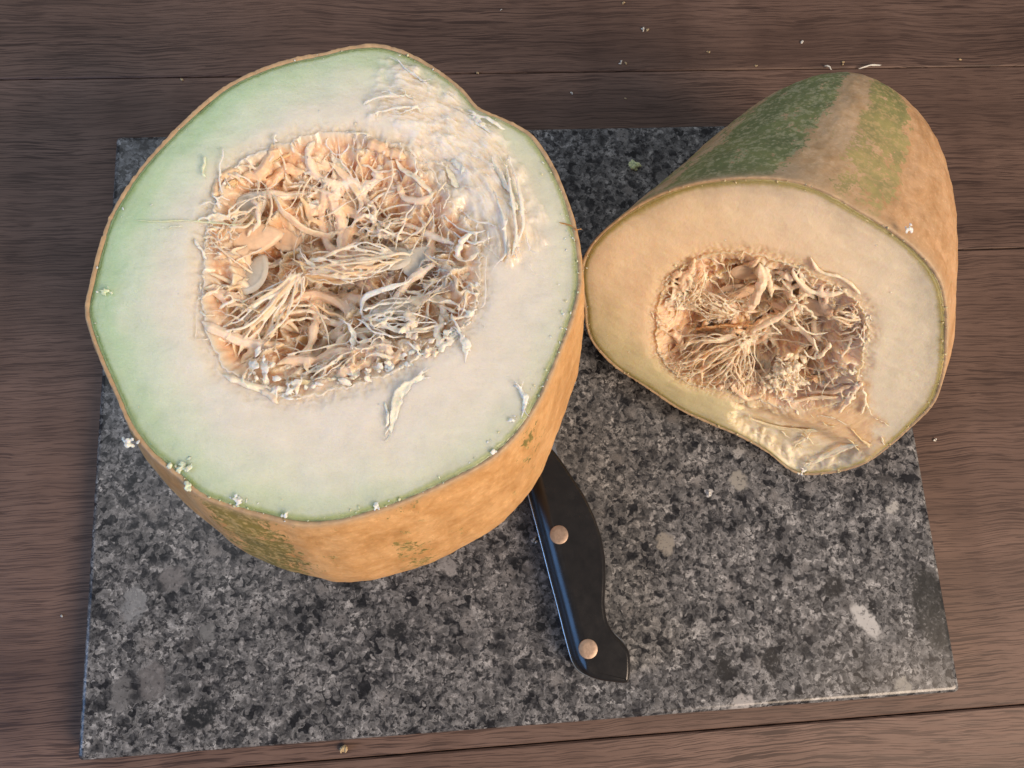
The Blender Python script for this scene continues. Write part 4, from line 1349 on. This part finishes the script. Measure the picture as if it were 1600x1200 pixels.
for pts, r in [([(1245,472,-3),(1232,450,-4),(1220,436,-3)], .6), ([(1245,472,-3),(1262,452,-3),(1272,440,-3)], .7), ([(1245,472,-3),(1225,490,-4),(1190,508,-4),(1165,528,-3)], 1.3),
               ([(1245,472,-3),(1268,488,-4),(1275,500,-5)], .6), ([(1240,480,-3),(1244,500,-3),(1258,518,-3),(1275,522,-4),(1300,515,-5)], .5), ([(1200,498,-3),(1212,512,-3),(1224,524,-2)], .5),
               ([(1165,528,-3),(1190,520,-3),(1223,525,-2)], .55), ([(1165,528,-3),(1168,545,-5),(1163,556,-5)], 1.2), ([(1175,530,-5),(1182,560,-6),(1200,582,-6),(1210,592,-7)], .45),
               ([(1268,525,-4),(1276,545,-4),(1275,562,-4)], .55), ([(1275,562,-4),(1290,548,-3),(1298,532,-3)], .9), ([(1275,562,-4),(1262,556,-4),(1255,545,-5)], .5),
               ([(1310,565,-3),(1325,540,-3),(1335,520,-3)], .7), ([(1298,562,-3),(1312,566,-3),(1325,575,-3)], .6), ([(1350,605,.3),(1352,625,1.2),(1345,652,.6)], .6), ([(1335,610,-.5),(1325,630,.8),(1310,645,.5)], .8),
               ([(1345,608,0),(1332,612,.5),(1318,640,.5)], .5), ([(1262,600,-3),(1268,615,-4),(1255,632,-5)], .5),
               ([(1090,425,-2),(1080,450,-4),(1062,478,-5)], .6), ([(1130,480,-5),(1150,470,-4),(1175,480,-3)], .55), ([(1085,500,-6),(1110,498,-6),(1140,494,-5)], .45),
               ([(1265,398,.2),(1280,422,.5),(1310,430,.6),(1335,450,.5),(1345,460,.3)], .8), ([(1185,410,-1),(1190,440,-2),(1178,470,-2),(1175,485,-3)], 2.2), ([(1195,415,-1),(1202,440,-3),(1205,465,-4)], 1.2)]:
    strand(S1, H.path(pts), r, C_Q * rng.uniform(.92, 1.05), K=20, wig=.5)
fan(H, S1, (1165, 530, -4), [(1060, 550, -2), (1070, 580, -1), (1100, 605, 0), (1160, 600, -2)], 60, r=(.2, .5), colf=pc_)
fan(H, S1, (1150, 490, -6), [(1080, 440, -4), (1075, 470, -5), (1090, 495, -6)], 32, r=(.15, .35), colf=pc_)
fan(H, S1, (1100, 420, -3), [(1050, 470, -5), (1060, 500, -6)], 10, r=(.2, .5), colf=pc_)
fan(H, S1, (1230, 590, -4), [(1190, 600, -3), (1215, 560, -4), (1260, 600, -4), (1215, 610, -2)], 50, r=(.25, .55), colf=lambda: C_Q)
fan(H, S1, (1160, 560, -5), [(1110, 615, .4), (1140, 618, .3), (1170, 612, 0)], 24, r=(.2, .45), colf=pc_)
fan(H, S1, (1100, 560, -3), [(1030, 565, .4), (1045, 580, .4), (1080, 595, .5)], 20, r=(.2, .4), colf=pc_)
fan(H, S1, (1345, 500, -2), [(1300, 500, -6), (1300, 470, -5), (1310, 540, -5)], 22, r=(.2, .6), colf=pc_)
new_obj('pulp_strands', S1.fused('pulp_strands', 0.00028, small_root.location), PULP, small_root)['kind'] = 'stuff'
s = torn_fibres(SM, 34, L=(.006, .020), r=(.22, .5), lift=.6, dirf=lambda p: math.radians(-14), cols=[np.array([.66, .56, .36]), np.array([.72, .60, .40]), np.array([.60, .48, .28]), np.array([.78, .70, .52])])
new_obj('torn_flesh', s.fused('torn_flesh', 0.00035, small_root.location), PULP, small_root)['kind'] = 'stuff'
s = Soup()
for k in range(90):
    ab = SM.cen + rng.uniform(-.09, .09, 2)
    d = ab - SM.cen; th = np.array([math.atan2(d[1], d[0])]); r_ = np.hypot(*d)
    if SM.Rc(th)[0] + .003 < r_ < SM.Ro(th)[0] - .001:
        s.blob(SM.world(ab, np.float64(.0001)), rng.uniform(.15, .4) * .001, np.array([.84, .76, .58]), (1.3, 1, .6), .6, 5, 7)
for k in range(70):
    th = rng.uniform(-np.pi, np.pi)
    rr = SM.Ro(np.array([th]))[0] - abs(rng.normal()) * .001 - .0004
    s.blob(SM.world(SM.cen + rr * np.array([math.cos(th), math.sin(th)]), np.float64(.0003)), rng.uniform(.2, .5) * .001, np.array([.66, .52, .30]), (1, 1, .8), .6, 5, 7)
new_obj('flesh_grains', s.mesh('flesh_grains', small_root.location), PULP, small_root)['kind'] = 'stuff'
for px, py, hh, s_, cc in [(1420, 360, .4, 1.8, WHT), (1228, 585, -2, 5.5, C_Q), (1250, 575, -2.5, 4.0, C_Q), (1210, 590, -2.5, 3.5, C_Q), (1246, 472, -2.5, 3.0, C_Q), (1166, 530, -2.5, 3.4, C_Q), (1335, 580, -.5, 2.0, C_Q), (1080, 430, -2, 2.5, C_P), (1340, 600, 0, 1.8, C_Q), (1256, 736, .5, 2.0, C_W)]:
    clump(SM, small_root, 'flesh_crumb', px, py, hh, s_, cc)
shaving(SM, small_root, 'flesh_shaving', [(1262, 726, -1.0), (1288, 714, -1.8), (1318, 700, -1.6), (1345, 694, -.6)], 1.6, np.array([.84, .75, .57]), 30, 2.2)
shaving(SM, small_root, 'flesh_shaving', [(1240, 695, -2.0), (1255, 688, -2.0), (1262, 682, -2.0)], 1.0, np.array([.80, .72, .54]), 14, 4)
shaving(SM, small_root, 'flesh_shaving', [(1170, 655, -1.5), (1220, 668, -2.6), (1280, 672, -2.8), (1340, 662, -1.5)], 1.5, np.array([.74, .62, .42]), 30, 2.5)
shaving(SM, small_root, 'pulp_membrane', [(1182, 640, -5), (1210, 632, -5), (1245, 636, -5.5), (1262, 626, -6)], 3.2, np.array([.82, .54, .27]), 22, 5)
shaving(SM, small_root, 'pulp_membrane', [(1045, 555, -4), (1040, 530, -6), (1050, 500, -8)], 3.0, np.array([.72, .44, .22]), 18, 5)
shaving(SM, small_root, 'pulp_membrane', [(1085, 515, -9), (1120, 512, -9), (1165, 505, -8)], 4.5, np.array([.74, .44, .24]), 20, 6)
shaving(SM, small_root, 'pulp_membrane', [(1270, 590, -7), (1300, 596, -7), (1330, 600, -4)], 4.0, np.array([.66, .42, .24]), 20, 6)
seeds(SM, small_root, [(1150, 455, -10.5, 30, 10, 20, 0), (1270, 480, -9, 20, -10, 15, 0), (1170, 425, -8, 10, 20, 20, 0), (1180, 590, -8, 60, 10, 20, 0), (1300, 470, -6, 150, 10, 20, 0)])

# ================================================================== KNIFE
BLACK = plain('black_handle', (0.012, 0.0105, 0.010), 0.24, 0, 0.5, 260, .25, .05)
STEEL = plain('steel', (0.55, 0.56, 0.57), 0.24, 1.0, 0.5, 300, .06, .05)
COPPER = plain('rivet_metal', (0.40, 0.30, 0.235), 0.5, 1.0, 0.5, 700, .15, .2)
ZK = BT + 0.0005
ZT = ZK + 0.0165
h_px = [(827,772),(838,812),(850,858),(862,905),(874,950),(886,998),(896,1035),(904,1051),(918,1060),(940,1067),(965,1070),(986,1072),(989,1050),(988,1019),(977,1003),(962,990),(952,972),(948,945),(950,905),(949,870),(943,838),(932,806),(917,774),(898,745),(880,718),(862,695),(842,690),(822,712),(818,740)]
ho = on_z(h_px, ZT)[:, :2]
# left side (spine) carries a wide rounded shoulder, the belly a narrow one
def handle_layer(out, inset):
    n = len(out)
    nxt, prv = np.roll(out, -1, 0), np.roll(out, 1, 0)
    t = nxt - prv
    t /= np.linalg.norm(t, axis=1)[:, None]
    area = 0.5 * np.sum(out[:, 0] * nxt[:, 1] - nxt[:, 0] * out[:, 1])
    nrm = np.stack([t[:, 1], -t[:, 0]], 1) * (1 if area > 0 else -1)
    return out - nrm * np.asarray(inset)[:, None], nrm
def dense(out, n=150):
    p = np.vstack([out, out[:1]])
    s = np.concatenate([[0], np.cumsum(np.linalg.norm(np.diff(p, axis=0), axis=1))])
    u = np.linspace(0, s[-1], n, endpoint=False)
    q = np.stack([np.interp(u, s, p[:, 0]), np.interp(u, s, p[:, 1])], 1)
    for _ in range(2):
        q = 0.5 * q + 0.25 * (np.roll(q, 1, 0) + np.roll(q, -1, 0))
    return q
hd = dense(ho)
spine_dir = np.array([-0.171, 0.985])
_, nr_ = handle_layer(hd, np.zeros(len(hd)))
spine = sstep(.72, .95, nr_ @ np.array([-0.985, -0.171]))
sp_w = spine
for _ in range(6):
    sp_w = .5 * sp_w + .25 * (np.roll(sp_w, 1) + np.roll(sp_w, -1))
def layered(name, layers, mat, parent):
    vs = []
    n = len(hd)
    for ins, z in layers:
        q, _ = handle_layer(hd, ins)
        vs += [(x, y, z) for x, y in q]
    fs = [tuple(int(a) for a in f) for f in grid_faces(len(layers), n)]
    fs.append(tuple(range(n - 1, -1, -1)))
    fs.append(tuple((len(layers) - 1) * n + i for i in range(n)))
    loc = np.array(parent.location)
    me = mesh_np(name, np.array(vs) - loc, fs)
    for p in me.polygons:
        if len(p.vertices) > 4: p.use_smooth = False
    a = np.array([0.0])
    return new_obj(name, me, mat, parent)
knife = empty('kitchen_knife', (float(hd[:, 0].mean()), float(hd[:, 1].mean()), BT))
tag(knife, 'kitchen knife with black riveted handle, its blade hidden under the large pumpkin half', 'knife')
o1 = np.ones(len(hd))
z1 = ZK + .0072; z2 = ZK + .0090
layered('handle_scale', [(o1 * .0022 + sp_w * .0012, ZK), (o1 * .0008 + sp_w * .0008, ZK + .0014), (o1 * .0002, ZK + .003), (o1 * .0002, z1 - .0001)], BLACK, knife)
layered('tang', [(o1 * .0001, z1), (-o1 * .00015, z1 + .0003), (-o1 * .00015, z2 - .0003), (o1 * .0001, z2)], STEEL, knife)
up_ = [(o1 * .0003, z2 + .0001), (o1 * .0003 + sp_w * .0004, z2 + .0012), (o1 * .0004 + sp_w * .0011, ZT - .0044), (o1 * .0005 + sp_w * .0021, ZT - .0026), (o1 * .0009 + sp_w * .0034, ZT - .0013), (o1 * .0014 + sp_w * .0043, ZT - .0005), (o1 * .0021 + sp_w * .0049, ZT - .0001), (o1 * .0026 + sp_w * .0053, ZT)]
upper = layered('handle_scale', up_, BLACK, knife)
def disc(name, c, r, z0, z1_, mat, parent, inner=0.0004):
    n = 28
    a = np.linspace(0, 2 * np.pi, n, endpoint=False)
    vs = []
    for rr, z in ((r, z0), (r, z1_ - .00008), (r - .0002, z1_), (r * .5, z1_ + .00004)):
        vs += [(rr * math.cos(t), rr * math.sin(t), z) for t in a]
    fs = [tuple(int(k) for k in f) for f in grid_faces(4, n)] + [tuple(3 * n + i for i in range(n))]
    return new_obj(name, mesh_np(name, vs, fs), mat, parent, Vector((c[0], c[1], 0)) - Vector((parent.location.x, parent.location.y, parent.location.z)))
for px, py in ((873.5, 835.5), (919, 1014)):
    disc('rivet', on_z([(px, py)], ZT)[0], .00425, ZT - .002, ZT + .00015, COPPER, knife).parent = upper
# blade, flat under the overhang, dipping to the board at its tip
def blade():
    base_l, base_r = hd[np.argmin(np.linalg.norm(hd - ho[0], axis=1))], None
    st = np.array(on_z([(820, 735)], z1)[0][:2])
    d = spine_dir / np.linalg.norm(spine_dir)
    e = np.array([d[1], -d[0]])          # towards the cutting edge (right)
    L = .115
    vs, fs = [], []
    K = 18
    for i in range(K):
        t = i / (K - 1)
        w = .0165 * (1 - t ** 3.2) ** .8 + .0004
        sp_ = .0 + .004 * t ** 3
        zb = (z1 + .0003) * (1 - t) + (BT + .0003) * t
        th_ = .0013 * (1 - .5 * t)
        a = st + d * L * t + e * sp_
        b = st + d * L * t + e * max(sp_ + .0004, w)
        vs += [(a[0], a[1], zb), (b[0], b[1], zb + th_ * .45), (b[0], b[1], zb + th_ * .55), (a[0], a[1], zb + th_)]
    for i in range(K - 1):
        for j in range(4):
            fs.append((i * 4 + j, i * 4 + (j + 1) % 4, i * 4 + 4 + (j + 1) % 4, i * 4 + 4 + j))
    fs += [(0, 3, 2, 1), tuple((K - 1) * 4 + j for j in range(4))]
    new_obj('blade', mesh_np('blade', np.array(vs) - np.array(knife.location), fs, smooth=False), STEEL, knife)
blade()

# ================================================================== LOOSE CRUMBS
CR_W = plain('crumb_white', (0.78, 0.74, 0.64), .5, 0, .4, 900, .1, .2, sss=.5)
CR_G = plain('crumb_green', (0.62, 0.70, 0.40), .5, 0, .4, 900, .1, .2, sss=.5)
CR_T = plain('crumb_tan', (0.55, 0.40, 0.22), .5, 0, .4, 900, .1, .2, sss=.3)
def crumb(px, py, z, size_mm, mat, label, group=None, n=5):
    s_ = Soup()
    for k in range(n):
        off = rng.normal(size=3) * size_mm * .0004
        off[2] = abs(off[2]) * .6 + size_mm * .00028
        s_.blob(off, size_mm * .001 * rng.uniform(.32, .55), WHT, (1, 1, .7), .7)
    me = s_.mesh('flesh_crumb')
    zz = min(v.co.z for v in me.vertices)
    p = on_z([(px, py)], z)[0]
    o = new_obj('flesh_crumb', me, mat, None, (p[0], p[1], z - zz))
    tag(o, label, 'crumb', group)
    return o
crumb(989, 262, BT, 3.6, CR_G, 'pale green flesh crumb on the granite between the two pumpkin pieces', n=7)
crumb(833, 846, BT, 1.9, CR_W, 'small white crumb on the granite against the knife handle spine')
crumb(1108, 771, BT, 1.9, CR_W, 'white crumb on the granite below the small pumpkin end')
crumb(540, 1168, 0.0, 2.2, CR_T, 'tan crumb on the wood just below the front edge of the board')
WG = 'tiny crumbs scattered on the wood behind the board'
for px, py, s_, m_, lb in [(1005, 48, 1.3, CR_W, 'white crumb of the touching pair in the middle of the far plank'), (1011, 48, 1.2, CR_T, 'tan crumb of the touching pair in the middle of the far plank'),
                           (970, 99, 1.3, CR_W, 'white crumb of the pair lying just beyond the far plank joint'), (978, 100, 1.1, CR_T, 'tan crumb of the pair lying just beyond the far plank joint'),
                           (975, 5, 1.2, CR_T, 'tan crumb on the far plank at the very top edge of the picture'), (1252, 66, 1.2, CR_W, 'lone white crumb on the far plank behind the small pumpkin end'),
                           (1107, 82, .9, CR_T, 'tiny tan speck on the far plank, left of the small pumpkin end'), (893, 146, .9, CR_W, 'tiny white speck between far joint and board, nearest the large pumpkin half'),
                           (783, 16, .8, CR_W, 'tiny white speck on the far plank behind the large pumpkin half'), (977, 154, .9, CR_T, 'tiny tan speck between far joint and board, midway between the pumpkins')]:
    crumb(px, py, 0.0, s_, m_, lb, WG, n=3)
WJ = 'tiny crumbs along the far plank joint'
for px, py, s_, lb in [(284, 126, 1.4, 'tan crumb on the far plank joint left of the large pumpkin half'), (1181, 103, 1.0, 'tan crumb on the far plank joint left of the small pumpkin tip'),
                       (1500, 95, 1.2, 'tan crumb on the far plank joint, the rightmost one'), (1316, 99, 1.2, 'tan crumb on the far plank joint right behind the small pumpkin tip'),
                       (746, 115, 1.0, 'tan crumb on the far plank joint right of the large pumpkin half')]:
    crumb(px, py, 0.0, s_, CR_T, lb, WJ, n=3)
crumb(1460, 687, 0.0, 1.0, CR_W, 'tiny white crumb on the wood right of the small pumpkin end', n=3)
crumb(98, 963, 0.0, .9, CR_W, 'tiny white speck on the dark wood left of the board', n=3)
def peel(px0, px1, label):
    s_ = Soup()
    a, b = on_z([px0], .001)[0], on_z([px1], .0022)[0]
    m_ = (a + b) / 2 + np.array([0, 0.0008, .0008])
    strand(s_, [a, m_, b], .55, np.array([.70, .62, .55]), K=10, wig=.2, flat=2)
    me = s_.mesh('peel_sliver', a)
    o = new_obj('peel_sliver', me, CR_W, None, a)
    tag(o, label, 'peel sliver')
peel((1288, 103), (1300, 110), 'thin pale sliver left of the tip of the small pumpkin end')
peel((1340, 108), (1378, 102), 'longer pale sliver right of the tip of the small pumpkin end')

# pieces that cling to the flesh belong to it
for rt in (big_root, small_root):
    fl = [c for c in rt.children if c.name.split('.')[0] == 'flesh'][0]
    for c in list(rt.children):
        if c.name.split('.')[0] in ('torn_flesh', 'flesh_grains', 'flesh_crumb', 'flesh_shaving'):
            c.parent = fl
